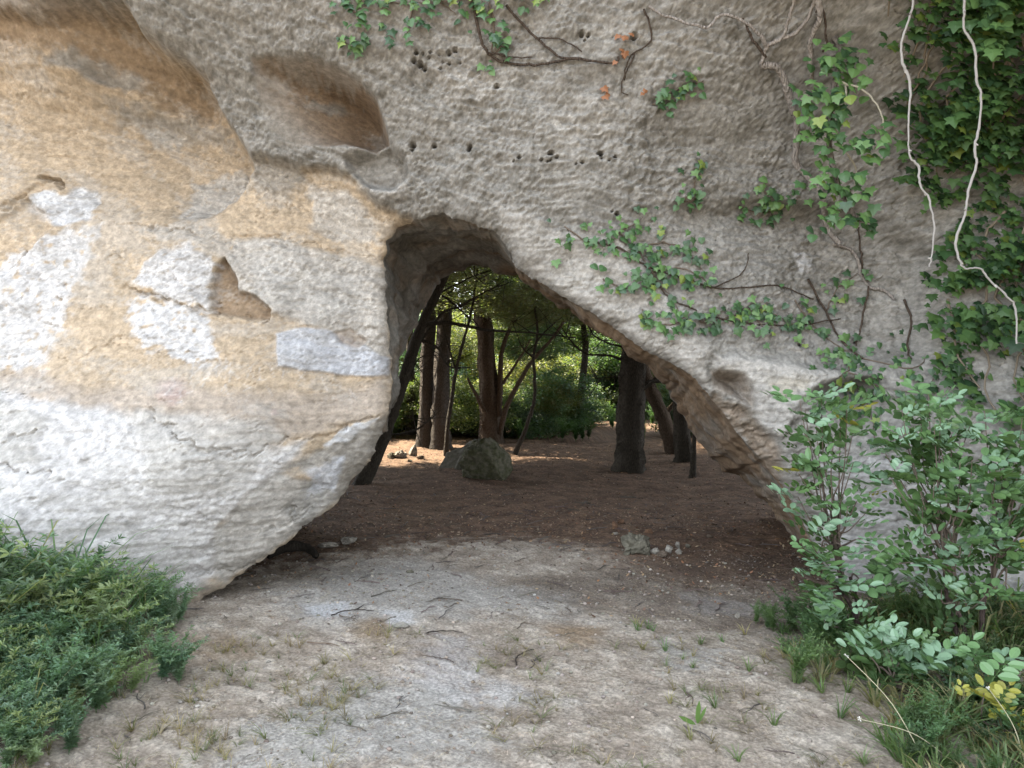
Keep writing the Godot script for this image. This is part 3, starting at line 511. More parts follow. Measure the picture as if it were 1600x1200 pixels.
func build_rock():
	xs = lines(-3.95, 4.1, 0.0095, -18.0, 18.0)
	ys = lines(-0.30, 4.45, 0.0095, -0.6, 12.5)
	NX = xs.size()
	NY = ys.size()
	var total := NX * NY
	zz.resize(total)
	var col := PackedColorArray()
	col.resize(total)
	var rough := PackedFloat32Array()
	rough.resize(total)
	# 1 the broad relief, from a coarse table
	var CW := 61
	var CH := 71
	var coarse := PackedFloat32Array()
	coarse.resize(121 * CH)
	for j in CH:
		for i in 121:
			coarse[j * 121 + i] = relief(-6.0 + i * 0.1, -0.6 + j * 0.1)
	var grey: Color = PAL.grey
	for j in NY:
		var y := ys[j]
		var fj := clampf((y + 0.6) / 0.1, 0.0, CH - 1.001)
		var j0 := int(fj)
		fj -= j0
		for i in NX:
			var x := xs[i]
			var fi := clampf((x + 6.0) / 0.1, 0.0, 119.99)
			var i0 := int(fi)
			fi -= i0
			var a := j0 * 121 + i0
			zz[j * NX + i] = lerpf(lerpf(coarse[a], coarse[a + 1], fi), lerpf(coarse[a + 121], coarse[a + 122], fi), fj) - maxf(0.0, y - 5.5) * 0.12
			rough[j * NX + i] = 0.85
			col[j * NX + i] = grey
	# 2 hollows, shelves and crusts
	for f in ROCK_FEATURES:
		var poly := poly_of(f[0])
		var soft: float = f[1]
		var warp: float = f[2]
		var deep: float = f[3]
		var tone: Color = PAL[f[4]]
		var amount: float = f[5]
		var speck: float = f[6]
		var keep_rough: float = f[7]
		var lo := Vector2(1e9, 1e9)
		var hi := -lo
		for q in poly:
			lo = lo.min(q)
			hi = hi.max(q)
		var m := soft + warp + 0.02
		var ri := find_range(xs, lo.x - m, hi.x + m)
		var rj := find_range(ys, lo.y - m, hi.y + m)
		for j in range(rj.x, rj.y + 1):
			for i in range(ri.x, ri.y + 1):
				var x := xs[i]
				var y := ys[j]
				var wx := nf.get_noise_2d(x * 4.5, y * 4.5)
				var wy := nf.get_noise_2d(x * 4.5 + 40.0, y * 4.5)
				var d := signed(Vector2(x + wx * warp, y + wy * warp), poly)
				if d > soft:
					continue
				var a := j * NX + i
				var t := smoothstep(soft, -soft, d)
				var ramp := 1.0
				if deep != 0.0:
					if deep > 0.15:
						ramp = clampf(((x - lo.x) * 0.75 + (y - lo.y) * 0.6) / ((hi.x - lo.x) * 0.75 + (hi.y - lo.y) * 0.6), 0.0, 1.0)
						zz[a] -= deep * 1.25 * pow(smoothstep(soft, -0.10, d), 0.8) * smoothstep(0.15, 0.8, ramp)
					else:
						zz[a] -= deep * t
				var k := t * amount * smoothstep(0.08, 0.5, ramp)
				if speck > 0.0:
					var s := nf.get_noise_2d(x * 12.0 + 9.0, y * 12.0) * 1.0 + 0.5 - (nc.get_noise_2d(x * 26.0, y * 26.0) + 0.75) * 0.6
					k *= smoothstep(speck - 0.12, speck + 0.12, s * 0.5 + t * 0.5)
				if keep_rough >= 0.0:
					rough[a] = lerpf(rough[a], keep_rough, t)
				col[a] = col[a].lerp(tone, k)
	# 3 weathering: undulation, bedding, pitting
	for j in NY:
		for i in NX:
			var a := j * NX + i
			var x := xs[i]
			var y := ys[j]
			var g := rough[a]
			var bed := y + x * (0.08 + 0.2 * smoothstep(1.6, 3.0, y) * smoothstep(0.3, -0.8, x)) + 0.05 * nz.get_noise_2d(x * 1.3, y * 1.3)
			var b1 := nf.get_noise_2d(x * 1.4, bed * 13.0)
			var b2 := nf.get_noise_2d(x * 5.0 + 31.0, bed * 38.0)
			var p1 := nf.get_noise_2d(x * 7.0, y * 9.0)
			var p2 := nf.get_noise_2d(x * 20.0, y * 27.0 + 5.0)
			zz[a] += 0.05 * nz.get_noise_2d(x * 0.9 + 3.0, y * 0.9) + 0.035 * nz.get_noise_2d(x * 2.6, y * 3.4) * (0.15 + g)
			zz[a] += b1 * (0.011 + 0.008 * g) + b2 * (0.005 + 0.005 * g)
			# thin partings between the beds
			var seam := nz.get_noise_2d(x * 2.2 + 140.0, bed * 17.0)
			zz[a] -= 0.016 * smoothstep(0.035, 0.0, absf(seam)) * smoothstep(0.0, 0.35, nz.get_noise_2d(x * 2.4 + 77.0, y * 5.0))
			zz[a] += (absf(p1) - 0.2) * 0.03 * g * (1.0 + 1.5 * nz.get_noise_2d(x * 1.1 + 5.0, y * 1.1)) + p2 * 0.018 * g * (0.75 + nz.get_noise_2d(x * 1.2 + 44.0, y * 1.2))
			# mineral tone of the beds, black biofilm and pale crust on the rough parts
			var c := col[a]
			c = c * (1.0 + (0.07 + 0.09 * g) * b1 + (0.04 + 0.12 * g) * p2 + 0.12 * nz.get_noise_2d(x * 1.7, y * 1.7 + 9.0))
			c = c * (1.0 + rnd(-1.0, 1.0) * (0.05 + 0.13 * g))
			var dark := smoothstep(0.12, 0.42, p1 + 0.35 * nz.get_noise_2d(x * 2.0 + 60.0, y * 2.0)) * g * 0.42
			c = c.lerp(PAL.stain, dark)
			c = c.lerp(PAL.pale, smoothstep(0.2, 0.5, nf.get_noise_2d(x * 11.0 + 70.0, y * 11.0)) * g * 0.4 * clampf(col[a].g * 4.0 - 0.4, 0.0, 1.0))
			# chalky bloom on the bare sandstone
			c = c.lerp(PAL.pale, smoothstep(0.0, 0.5, nz.get_noise_2d(x * 1.5 + 15.0, bed * 4.0) + 0.5 * p2) * 0.5 * (1.0 - g))
			col[a] = c
	# 4 cracks, scratches, pits
	for f in ROCK_CRACKS:
		groove(poly_of(f[0]), f[1], f[2], col, false)
	for f in ROCK_SCRATCHES:
		groove(poly_of(f), 0.008, 0.002, col, true)
	for q in ROCK_PITS:
		for s in rng.randi() % 3:
			var px: float = q[0] + rnd(-0.05, 0.05) * s
			var py: float = q[1] + rnd(-0.035, 0.035) * s
			var r := 0.005 + 0.015 * pow(rng.randf(), 2.0)
			var ri := find_range(xs, px - r * 1.6, px + r * 1.6)
			var rj := find_range(ys, py - r * 1.3, py + r * 1.3)
			for j in range(rj.x, rj.y + 1):
				for i in range(ri.x, ri.y + 1):
					var d := Vector2((xs[i] - px) / 1.4, ys[j] - py).length() / r
					if d < 1.0:
						zz[j * NX + i] -= 0.10 * smoothstep(1.0, 0.4, d)
	# 5 the opening
	var edge := PackedVector2Array()
	var back := PackedVector2Array()
	for k in ARCH_OUTLINE.size() - 1:
		var a = ARCH_OUTLINE[k]
		var b = ARCH_OUTLINE[k + 1]
		var a0 = ARCH_OUTLINE[maxi(k - 1, 0)]
		var b0 = ARCH_OUTLINE[mini(k + 2, ARCH_OUTLINE.size() - 1)]
		var len := Vector2(a[0] - b[0], a[1] - b[1]).length()
		var steps := int(len / 0.01) + 1
		for s in steps:
			var t := float(s) / steps
			var p := Vector2(a[0], a[1]).cubic_interpolate(Vector2(b[0], b[1]), Vector2(a0[0], a0[1]), Vector2(b0[0], b0[1]), t)
			p += Vector2(nf.get_noise_2d(p.x * 6.0, p.y * 6.0 + 80.0), nf.get_noise_2d(p.x * 6.0 + 90.0, p.y * 6.0)) * (0.03 if p.x < 0.0 else 0.013)
			p += Vector2(nf.get_noise_2d(p.x * 22.0, p.y * 22.0 + 80.0), nf.get_noise_2d(p.x * 22.0 + 90.0, p.y * 22.0)) * 0.006
			edge.append(p)
			var q := Vector2(a[2], a[3]).cubic_interpolate(Vector2(b[2], b[3]), Vector2(a0[2], a0[3]), Vector2(b0[2], b0[3]), t)
			q += Vector2(nf.get_noise_2d(q.x * 3.0, q.y * 3.0 + 180.0), nf.get_noise_2d(q.x * 3.0 + 190.0, q.y * 3.0)) * 0.07
			back.append(q)
	var near := PackedFloat32Array()
	near.resize(total)
	near.fill(9.0)
	var who := PackedInt32Array()
	who.resize(total)
	var R := 0.22
	for e in edge.size():
		var q := edge[e]
		var ri := find_range(xs, q.x - R, q.x + R)
		var rj := find_range(ys, q.y - R, q.y + R)
		for j in range(rj.x, rj.y + 1):
			var dy := ys[j] - q.y
			for i in range(ri.x, ri.y + 1):
				var dx := xs[i] - q.x
				var d := dx * dx + dy * dy
				if d < near[j * NX + i]:
					near[j * NX + i] = d
					who[j * NX + i] = e
	var drop := PackedByteArray()
	drop.resize(total)
	var ring := edge.duplicate()
	ring.append(Vector2(2.4, -2.0))
	ring.append(Vector2(-2.2, -2.0))
	for j in NY:
		var y := ys[j]
		var cross := []
		var b := ring[ring.size() - 1]
		for a in ring:
			if (a.y > y) != (b.y > y):
				cross.append(a.x + (y - a.y) / (b.y - a.y) * (b.x - a.x))
			b = a
		cross.sort()
		for k in range(0, cross.size() - 1, 2):
			var r := find_range(xs, cross[k], cross[k + 1])
			for i in range(r.x, r.y):
				drop[j * NX + i] = 1
	for j in NY:
		for i in NX:
			var a := j * NX + i
			if near[a] < R * R or drop[a] == 1:
				var d := 0.0 if drop[a] == 1 else sqrt(near[a])
				var r := 0.10 + 0.07 * nz.get_noise_2d(xs[i] * 1.5 + 20.0, ys[j] * 1.5)
				if d < r:
					var k := 1.0 - d / r
					zz[a] -= r * 0.9 * (1.0 - sqrt(maxf(0.0, 1.0 - k * k)))
	var pos := PackedVector3Array()
	pos.resize(total)
	for j in NY:
		for i in NX:
			var a := j * NX + i
			pos[a] = Vector3(xs[i], ys[j], zz[a])
			if drop[a] == 1 and near[a] < 0.0012:
				var q := edge[who[a]]
				pos[a] = Vector3(q.x, q.y, rock_z(q.x, q.y))
	var cliff := Node3D.new()
	cliff.name = "cliff"
	cliff.set_meta("kind", "structure")
	add_child(cliff)
	part("rock_face", sheet(pos, col, NX, NY, drop, false, M.rock), cliff)
	# 6 the passage through the rock and its far side
	var N := edge.size()
	var K := 70
	var vp := PackedVector3Array()
	var vc := PackedColorArray()
	for k in K:
		var t := float(k) / (K - 1)
		for e in N:
			var f := edge[e]
			var b := back[e]
			var z0 := rock_z(f.x, f.y)
			var z1 := -7.6 + 0.25 * nz.get_noise_2d(b.x, b.y + 33.0)
			var p := Vector3(lerpf(f.x, b.x, t), lerpf(f.y, b.y, t), lerpf(z0, z1, t))
			var w := minf(1.0, t * 9.0) * minf(1.0, (1.0 - t) * 6.0 + 0.25)
			var inward := (Vector2(0.35, 0.9) - Vector2(p.x, p.y)).normalized()
			var lump := 0.10 * nz.get_noise_3d(p.x * 1.6, p.y * 1.6, p.z * 1.6) + 0.03 * nf.get_noise_3d(p.x * 4.0, p.y * 4.0, p.z * 4.0) + 0.005 * nf.get_noise_3d(p.x * 19.0, p.y * 26.0, p.z * 19.0)
			p += Vector3(inward.x, inward.y, 0) * lump * w
			vp.append(p)
			var c: Color = (PAL.stain as Color).lerp(PAL.grey, 0.75 + 0.8 * nz.get_noise_3d(p.x * 1.9, p.y * 1.9, p.z * 1.9))
			var right := smoothstep(-0.3, 0.3, f.x)
			c = c.lerp(PAL.brown, clampf(right * 0.75 + 0.9 * nz.get_noise_3d(p.x * 2.3 + 9.0, p.y * 2.3, p.z * 2.3), 0.0, 0.9))
			vc.append(c * stone_tone(p))
	part("arch_vault", sheet(vp, vc, N, K, PackedByteArray(), true, M.rock), cliff)
	var fp := PackedVector3Array()
	var fc := PackedColorArray()
	for k in 24:
		var t := pow(k / 23.0, 2.0)
		for e in range(0, N, 6):
			var b: Vector3 = vp[(K - 1) * N + e]
			var out := (Vector2(b.x, b.y) - Vector2(0.4, 0.0)).normalized()
			var reach := minf((18.0 / maxf(absf(out.x), 0.02)), (12.5 / maxf(out.y, 0.02)))
			var q := Vector2(b.x, b.y).lerp(out * reach, t)
			var p := Vector3(q.x, q.y, b.z - 0.6 * t + 0.25 * nz.get_noise_2d(q.x, q.y) * minf(1.0, t * 6.0))
			fp.append(p)
			fc.append((PAL.grey as Color) * stone_tone(p))
	part("rear_face", sheet(fp, fc, fp.size() / 24, 24, PackedByteArray(), true, M.rock), cliff)
	var tp := PackedVector3Array()
	var tc := PackedColorArray()
	for j in 9:
		for i in 60:
			var x := -18.5 + i * 37.0 / 59.0
			tp.append(Vector3(x, 12.2 + 0.3 * nz.get_noise_2d(x, j * 0.5), -5.2 - j * 0.42))
			tc.append(PAL.grey)
	part("cliff_top", sheet(tp, tc, 60, 9, PackedByteArray(), false, M.rock), cliff)

func groove(line: PackedVector2Array, width: float, deep: float, col: PackedColorArray, pale: bool):
	for k in line.size() - 1:
		var p0 := line[k]
		var p1 := line[k + 1]
		var lo := p0.min(p1)
		var hi := p0.max(p1)
		var m := width + 0.03
		var ri := find_range(xs, lo.x - m, hi.x + m)
		var rj := find_range(ys, lo.y - m, hi.y + m)
		var e := p1 - p0
		for j in range(rj.x, rj.y + 1):
			for i in range(ri.x, ri.y + 1):
				var q := Vector2(xs[i], ys[j])
				if not pale:
					q += Vector2(nf.get_noise_2d(q.x * 9.0, q.y * 9.0), nf.get_noise_2d(q.x * 9.0 + 50.0, q.y * 9.0)) * 0.04
				var t := clampf((q - p0).dot(e) / e.length_squared(), 0.0, 1.0)
				var d := (q - p0 - e * t).length()
				var w := width * (0.75 + 0.6 * nz.get_noise_2d(q.x * 7.0, q.y * 7.0 + 12.0))
				if d < w:
					var a := j * NX + i
					zz[a] -= deep * (1.0 - d / w)
					if pale:
						col[a] = col[a].lerp(PAL.white, 0.4 * (1.0 - d / w))

# ---------------------------------------------------------------- the ground
func ground_y(x: float, z: float) -> float:
	var h := 0.05 * nz.get_noise_2d(x * 0.5, z * 0.5)
	h += 0.22 * smoothstep(-1.7, -3.0, x) * smoothstep(-6.5, -4.5, z) + 0.12 * smoothstep(1.7, 3.2, x) * smoothstep(-6.0, -4.5, z)
	h += 1.2 * smoothstep(-24.0, -60.0, z) + 0.5 * smoothstep(7.0, 16.0, absf(x)) * smoothstep(-6.0, -10.0, z)
	return h

func build_ground():
	var gx := lines(-3.6, 3.6, 0.026, -160.0, 160.0)
	var gz := lines(-14.0, -2.3, 0.026, -200.0, 120.0)
	var nx := gx.size()
	var ny := gz.size()
	var p := PackedVector3Array()
	var c := PackedColorArray()
	p.resize(nx * ny)
	c.resize(nx * ny)
	var litter := poly_of(LITTER_EDGE)
	for j in ny:
		for i in nx:
			var x := gx[i]
			var z := gz[j]
			var f1 := nf.get_noise_2d(x * 3.0, z * 3.0)
			var f2 := nf.get_noise_2d(x * 11.0, z * 11.0 + 7.0)
			var f3 := nf.get_noise_2d(x * 26.0 + 3.0, z * 26.0)
			p[j * nx + i] = Vector3(x, ground_y(x, z) + 0.012 * f1 + 0.008 * f2 + 0.007 * f3, z)
			var pale := Color(0.385, 0.325, 0.26)
			pale = pale.lerp(Color(0.49, 0.43, 0.355), smoothstep(-0.05, 0.5, f1 + 0.4 * f2))
			pale = pale.lerp(Color(0.26, 0.21, 0.165), smoothstep(0.05, 0.55, -f1 + 0.5 * f3) * 0.6)
			var brown := Color(0.155, 0.103, 0.072).lerp(Color(0.235, 0.155, 0.105), smoothstep(-0.3, 0.4, f1 + 0.5 * f3))
			brown = brown.lerp(Color(0.085, 0.064, 0.05), smoothstep(0.1, 0.5, f2) * 0.6)
			var d := -1.0
			if absf(x) < 6.0 and z > -8.0:
				d = signed(Vector2(x + f1 * 0.35, z + f2 * 0.25 + f1 * 0.3), litter)
			elif z > -6.0:
				d = 1.0
			c[j * nx + i] = pale.lerp(brown, smoothstep(0.22, -0.35, d)) * (1.0 + 0.2 * f3 + 0.12 * f2 + rnd(-0.16, 0.16))
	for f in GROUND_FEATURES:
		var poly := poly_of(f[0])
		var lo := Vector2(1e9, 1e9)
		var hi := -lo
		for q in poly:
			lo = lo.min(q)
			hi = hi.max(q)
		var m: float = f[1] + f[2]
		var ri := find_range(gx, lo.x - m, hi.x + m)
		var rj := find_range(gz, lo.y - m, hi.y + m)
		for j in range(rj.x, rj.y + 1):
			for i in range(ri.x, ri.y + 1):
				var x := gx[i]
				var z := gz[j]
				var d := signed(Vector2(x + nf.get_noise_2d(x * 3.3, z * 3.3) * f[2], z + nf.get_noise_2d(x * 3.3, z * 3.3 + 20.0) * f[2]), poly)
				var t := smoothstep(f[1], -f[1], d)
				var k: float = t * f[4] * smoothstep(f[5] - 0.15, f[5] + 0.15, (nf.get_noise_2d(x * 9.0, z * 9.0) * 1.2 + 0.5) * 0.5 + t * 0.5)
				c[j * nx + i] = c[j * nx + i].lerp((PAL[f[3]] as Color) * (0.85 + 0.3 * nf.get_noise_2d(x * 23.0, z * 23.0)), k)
	var o := part("ground", sheet(p, c, nx, ny, PackedByteArray(), true, M.ground), self)
	o.set_meta("kind", "structure")

func on_ground(x: float, z: float) -> Vector3:
	return Vector3(x, ground_y(x, z) + 0.012 * nf.get_noise_2d(x * 3.0, z * 3.0) + 0.008 * nf.get_noise_2d(x * 11.0, z * 11.0 + 7.0), z)

func rock_lump(seed_: int, rough: float, sharp: float, c0: Color, c1: Color, detail := 14) -> ArrayMesh:
	var n := FastNoiseLite.new()
	n.seed = seed_
	n.frequency = 1.0
	var r := RandomNumberGenerator.new()
	r.seed = seed_
	var cuts := []
	for k in 9:
		cuts.append([Vector3(r.randf_range(-1, 1), r.randf_range(-1, 1), r.randf_range(-1, 1)).normalized(), r.randf_range(0.62, 0.95)])
	var nx := detail * 2 + 1
	var ny := detail + 1
	var p := PackedVector3Array()
	var c := PackedColorArray()
	for j in ny:
		for i in nx:
			var a := TAU * (i % (nx - 1)) / (nx - 1)
			var b := PI * (float(j) / (ny - 1) - 0.5)
			var d := Vector3(cos(a) * cos(b), sin(b), -sin(a) * cos(b))
			var q := d * (1.0 + rough * n.get_noise_3dv(d * 1.6) + rough * 0.5 * n.get_noise_3dv(d * 4.5))
			for k in cuts:
				var over: float = q.dot(k[0]) - k[1]
				if over > 0.0:
					q -= k[0] * over * sharp
			p.append(q)
			c.append(c0.lerp(c1, clampf(0.5 + 1.2 * n.get_noise_3dv(d * 3.0), 0.0, 1.0)))
	return sheet(p, c, nx, ny, PackedByteArray(), false, M.rock)

func build_stones():
	var lumps := []
	var tones := [[Color(0.15, 0.14, 0.105), Color(0.24, 0.22, 0.17)], [Color(0.30, 0.27, 0.22), Color(0.40, 0.37, 0.32)], [Color(0.15, 0.12, 0.09), Color(0.22, 0.17, 0.13)], [Color(0.20, 0.12, 0.075), Color(0.27, 0.16, 0.10)], [Color(0.36, 0.33, 0.27), Color(0.44, 0.41, 0.36)]]
	for s in STONES.size():
		var q = STONES[s]
		var label: String = q[4]
		var k := 0
		if "pale" in label or "flat" in label: k = 1
		if "dark" in label or "brown" in label: k = 2
		if "red" in label: k = 3
		if "white" in label or "cream" in label: k = 4
		var m := rock_lump(300 + s, 0.75, 0.85, tones[k][0], tones[k][1], 22)
		var at := on_ground(q[0], q[1])
		var o := part(numbered("stone"), m, self, Transform3D(Basis(Vector3.UP, rnd(0, TAU)).scaled(Vector3(1, 1, 1)), Vector3.ZERO))
		o.scale = Vector3(q[2], q[3] * 1.15, q[2] * rnd(0.7, 0.95))
		o.position = at + Vector3(0, q[3] * 0.75, 0)
		if "cream" in label:
			o.position.y += 0.012
		o.set_meta("label", label)
		o.set_meta("category", "stone")
		o.set_meta("group", "loose stones on the ground")
	var b := part(numbered("boulder"), rock_lump(77, 0.36, 0.85, Color(0.085, 0.09, 0.045), Color(0.18, 0.17, 0.125), 44), self)
	b.scale = Vector3(0.36, 0.30, 0.30)
	b.rotation = Vector3(0.1, 0.5, -0.35)
	b.position = Vector3(-0.31, 0.20, -10.2)
	b.set_meta("label", "mossy boulder with dark undercut lying behind the arch")
	b.set_meta("category", "boulder")
	var spots := [[Vector3(-0.62, 0.17, -11.0), Vector3(0.17, 0.33, 0.24), 0.75, "leaning stone slab right beside the mossy boulder"], [Vector3(-0.80, 0.15, -11.1), Vector3(0.15, 0.32, 0.22), 0.85, "leaning stone slab farther left of the mossy boulder"]]
	for k in 2:
		var o := part(numbered("stone_slab"), rock_lump(90 + k, 0.35, 0.9, Color(0.13, 0.125, 0.095), Color(0.20, 0.185, 0.15), 24), self)
		o.scale = spots[k][1]
		o.rotation = Vector3(0.3, 0.2, -spots[k][2])
		o.position = spots[k][0]
		o.set_meta("label", spots[k][3])
		o.set_meta("category", "boulder")
		o.set_meta("group", "leaning slabs beside the boulder")
	for q in [[Vector3(-0.42, 0, -4.42), 0.3, "thin curved twig lying in the middle of the path"], [Vector3(-1.0, 0, -4.75), 0.42, "forked dark twig on the path left of centre"], [Vector3(0.05, 0, -4.1), 1.2, "short straight twig near the path centre"]]:
		var g := thing("fallen_twig", q[2], "twig", on_ground(q[0].x, q[0].z), "single twigs on the path")
		g.rotation.y = q[1]
		var tb := Buf.new()
		var tl := smooth([Vector3(-0.13, 0.006, 0.02), Vector3(-0.04, 0.012, -0.01), Vector3(0.06, 0.014, 0.015), Vector3(0.13, 0.006, 0.05)], 5, 0.002)
		tb.tube(tl, taper(tl.size(), 0.0042, 0.002), 6, Color(0.08, 0.065, 0.055))
		part("stick", tb.mesh(M.bark), g)
		if "forked" in (q[2] as String):
			var fb := Buf.new()
			fb.tube([Vector3(0.02, 0.012, 0.0), Vector3(0.07, 0.014, -0.045), Vector3(0.1, 0.01, -0.09)], [0.004, 0.003, 0.002], 6, Color(0.08, 0.065, 0.055))
			part("fork", fb.mesh(M.bark), g)
	# a dark broken root under the left rock
	var t := thing("broken_root", "dark broken root lying under the left rock edge", "root", Vector3(-1.72, 0.03, -6.2))
	var u := Buf.new()
	var line := smooth([Vector3(-0.25, 0.02, 0.1), Vector3(-0.08, 0.05, 0.02), Vector3(0.06, 0.03, 0.0), Vector3(0.16, 0.0, 0.12)], 5, 0.004)
	u.tube(line, taper(line.size(), 0.055, 0.028), 9, Color(0.05, 0.04, 0.033), 0.4, nf)
	part("root", u.mesh(M.bark), t)

# ---------------------------------------------------------------- small matter on the ground
func build_litter():
	var b := Buf.new()
	var w := Color(1, 1, 1)
	b.fan([Vector3(0, 0.12, 0), Vector3(-0.5, 0, 0), Vector3(-0.2, 0.05, -0.26), Vector3(0.2, 0.1, -0.24), Vector3(0.55, 0.25, 0), Vector3(0.2, 0.08, 0.25), Vector3(-0.2, 0.03, 0.24), Vector3(-0.5, 0, 0)], w)
	var leaf := b.mesh(M.plain)
	var places := []
	var tints := []
	var litter := poly_of(LITTER_EDGE)
	for k in 15000:
		var z := -rnd(4.6, 8.0) if k < 6000 else -rnd(7.0, 16.0)
		var x := rnd(-2.6, 3.2) * (1.0 if z > -9.0 else 1.6)
		var d := signed(Vector2(x, z), litter)
		if d > 0.0 and rng.randf() < clampf(d * 2.2, 0.0, 0.88):
			continue
		var s := rnd(0.012, 0.034)
		var at := on_ground(x, z) + Vector3(0, 0.006, 0)
		places.append(Transform3D(Basis.from_euler(Vector3(rnd(-0.6, 0.6), rnd(0, TAU), rnd(-0.6, 0.6))).scaled(Vector3.ONE * s), at))
		var c: Color = [Color(0.16, 0.085, 0.045), Color(0.10, 0.06, 0.04), Color(0.22, 0.15, 0.09), Color(0.07, 0.045, 0.035), Color(0.20, 0.15, 0.10)][rng.randi() % 5]
		tints.append(tint(c, 0.25))
	stuff("leaf_litter", "brown fallen leaves covering the ground under and behind the arch", "leaf litter", leaf, places, tints)
	var peb := rock_lump(5, 0.5, 0.9, w, Color(0.85, 0.85, 0.85), 5)
	places = []
	tints = []
	for k in 13000:
		var z := -rnd(2.4, 6.4)
		var x := rnd(-2.6, 2.6)
		if nz.get_noise_2d(x * 2.0, z * 2.0) + rnd(-0.4, 0.4) < -0.05:
			continue
		var s := 0.003 + 0.011 * pow(rng.randf(), 5.0)
		places.append(Transform3D(Basis.from_euler(Vector3(0, rnd(0, TAU), 0)).scaled(Vector3(s, s * 0.6, s * 0.8)), on_ground(x, z) + Vector3(0, s * 0.3, 0)))
		tints.append(tint([Color(0.42, 0.37, 0.31), Color(0.36, 0.31, 0.26), Color(0.48, 0.43, 0.37), Color(0.25, 0.21, 0.17), Color(0.32, 0.27, 0.22)][rng.randi() % 5], 0.2))
	stuff("gravel", "pale grit and small pebbles scattered over the path", "gravel", peb, places, tints)
	var tw := Buf.new()
	var tp := smooth([Vector3(-0.5, 0, 0), Vector3(-0.2, 0.02, 0.05), Vector3(0.15, 0.03, -0.03), Vector3(0.5, 0.01, 0.06)], 3)
	tw.tube(tp, taper(tp.size(), 0.022, 0.010), 5, w)
	tp = [Vector3(0.05, 0.03, 0), Vector3(0.25, 0.04, 0.14), Vector3(0.38, 0.03, 0.2)]
	tw.tube(tp, [0.012, 0.009, 0.006], 4, w)
	places = []
	tints = []
	for k in 420:
		var z := -rnd(3.0, 9.0)
		var x := rnd(-2.3, 2.3)
		if z > -4.6 and rng.randf() < 0.7:
			continue
		var s := rnd(0.05, 0.22)
		places.append(Transform3D(Basis.from_euler(Vector3(rnd(-0.1, 0.1), rnd(0, TAU), rnd(-0.08, 0.08))).scaled(Vector3.ONE * s), on_ground(x, z) + Vector3(0, 0.006, 0)))
		tints.append(tint(Color(0.075, 0.06, 0.05), 0.4))
	stuff("fallen_twigs", "thin dark broken twigs strewn over path and litter", "twigs", tw.mesh(M.plain), places, tints)

func build_straw():
	# short dead grass stems and fibres lying on the path
	var b := Buf.new()
	var w := Color(1, 1, 1)
	b.tri(Vector3(-0.5, 0, -0.02), Vector3(-0.5, 0, 0.02), Vector3(0.1, 0.06, 0.05), w)
	b.tri(Vector3(-0.1, 0.04, 0.02), Vector3(-0.1, 0.04, 0.055), Vector3(0.5, 0.02, -0.05), w)
	b.tri(Vector3(-0.2, 0.02, -0.3), Vector3(-0.17, 0.02, -0.3), Vector3(0.3, 0.07, 0.25), Color(0.7, 0.65, 0.6))
	b.tri(Vector3(0.1, 0.02, -0.2), Vector3(0.13, 0.02, -0.2), Vector3(-0.35, 0.05, 0.3), Color(0.5, 0.45, 0.4))
	var places := []
	var tints := []
	for k in 22000:
		var z := -rnd(2.4, 5.8)
		var x := rnd(-2.4, 2.6)
		if nf.get_noise_2d(x * 1.3 + 31.0, z * 1.3) + rnd(-0.35, 0.35) < 0.05:
			continue
		var s := rnd(0.015, 0.06)
		places.append(Transform3D(Basis.from_euler(Vector3(rnd(-0.15, 0.15), rnd(0, TAU), rnd(-0.15, 0.15))).scaled(Vector3(s, s * 0.6, s)), on_ground(x, z) + Vector3(0, 0.005, 0)))
		tints.append(tint([Color(0.36, 0.29, 0.19), Color(0.27, 0.20, 0.13), Color(0.42, 0.36, 0.26), Color(0.14, 0.11, 0.085), Color(0.10, 0.08, 0.06)][rng.randi() % 5], 0.25))
	stuff("straw", "short dead grass fibres lying over the trodden path", "straw", b.mesh(M.plain), places, tints)

func tuft(seed_: int, blades: int, lean: float, wide: float) -> ArrayMesh:
	var r := RandomNumberGenerator.new()
	r.seed = seed_
	var b := Buf.new()
	for k in blades:
		var a := r.randf() * TAU
		var d := Vector3(cos(a), 0, sin(a))
		var s := Vector3(-sin(a), 0, cos(a)) * wide * r.randf_range(0.6, 1.2)
		var h := r.randf_range(0.45, 1.0)
		var l := lean * r.randf_range(0.3, 1.3)
		var p0 := d * r.randf_range(0.0, 0.12)
		var p1 := p0 + Vector3.UP * h * 0.55 + d * l * 0.25
		var p2 := p0 + Vector3.UP * h * 0.9 + d * l * 0.65
		var p3 := p0 + Vector3.UP * h * 0.95 + d * l * 1.05
		var c := Color(1, 1, 1) * r.randf_range(0.75, 1.1)
		b.tri(p0 - s, p0 + s, p1 - s * 0.8, c); b.tri(p0 + s, p1 + s * 0.8, p1 - s * 0.8, c)
		b.tri(p1 - s * 0.8, p1 + s * 0.8, p2 - s * 0.5, c); b.tri(p1 + s * 0.8, p2 + s * 0.5, p2 - s * 0.5, c)
		b.tri(p2 - s * 0.5, p2 + s * 0.5, p3, c)
	return b.mesh(M.leafy)

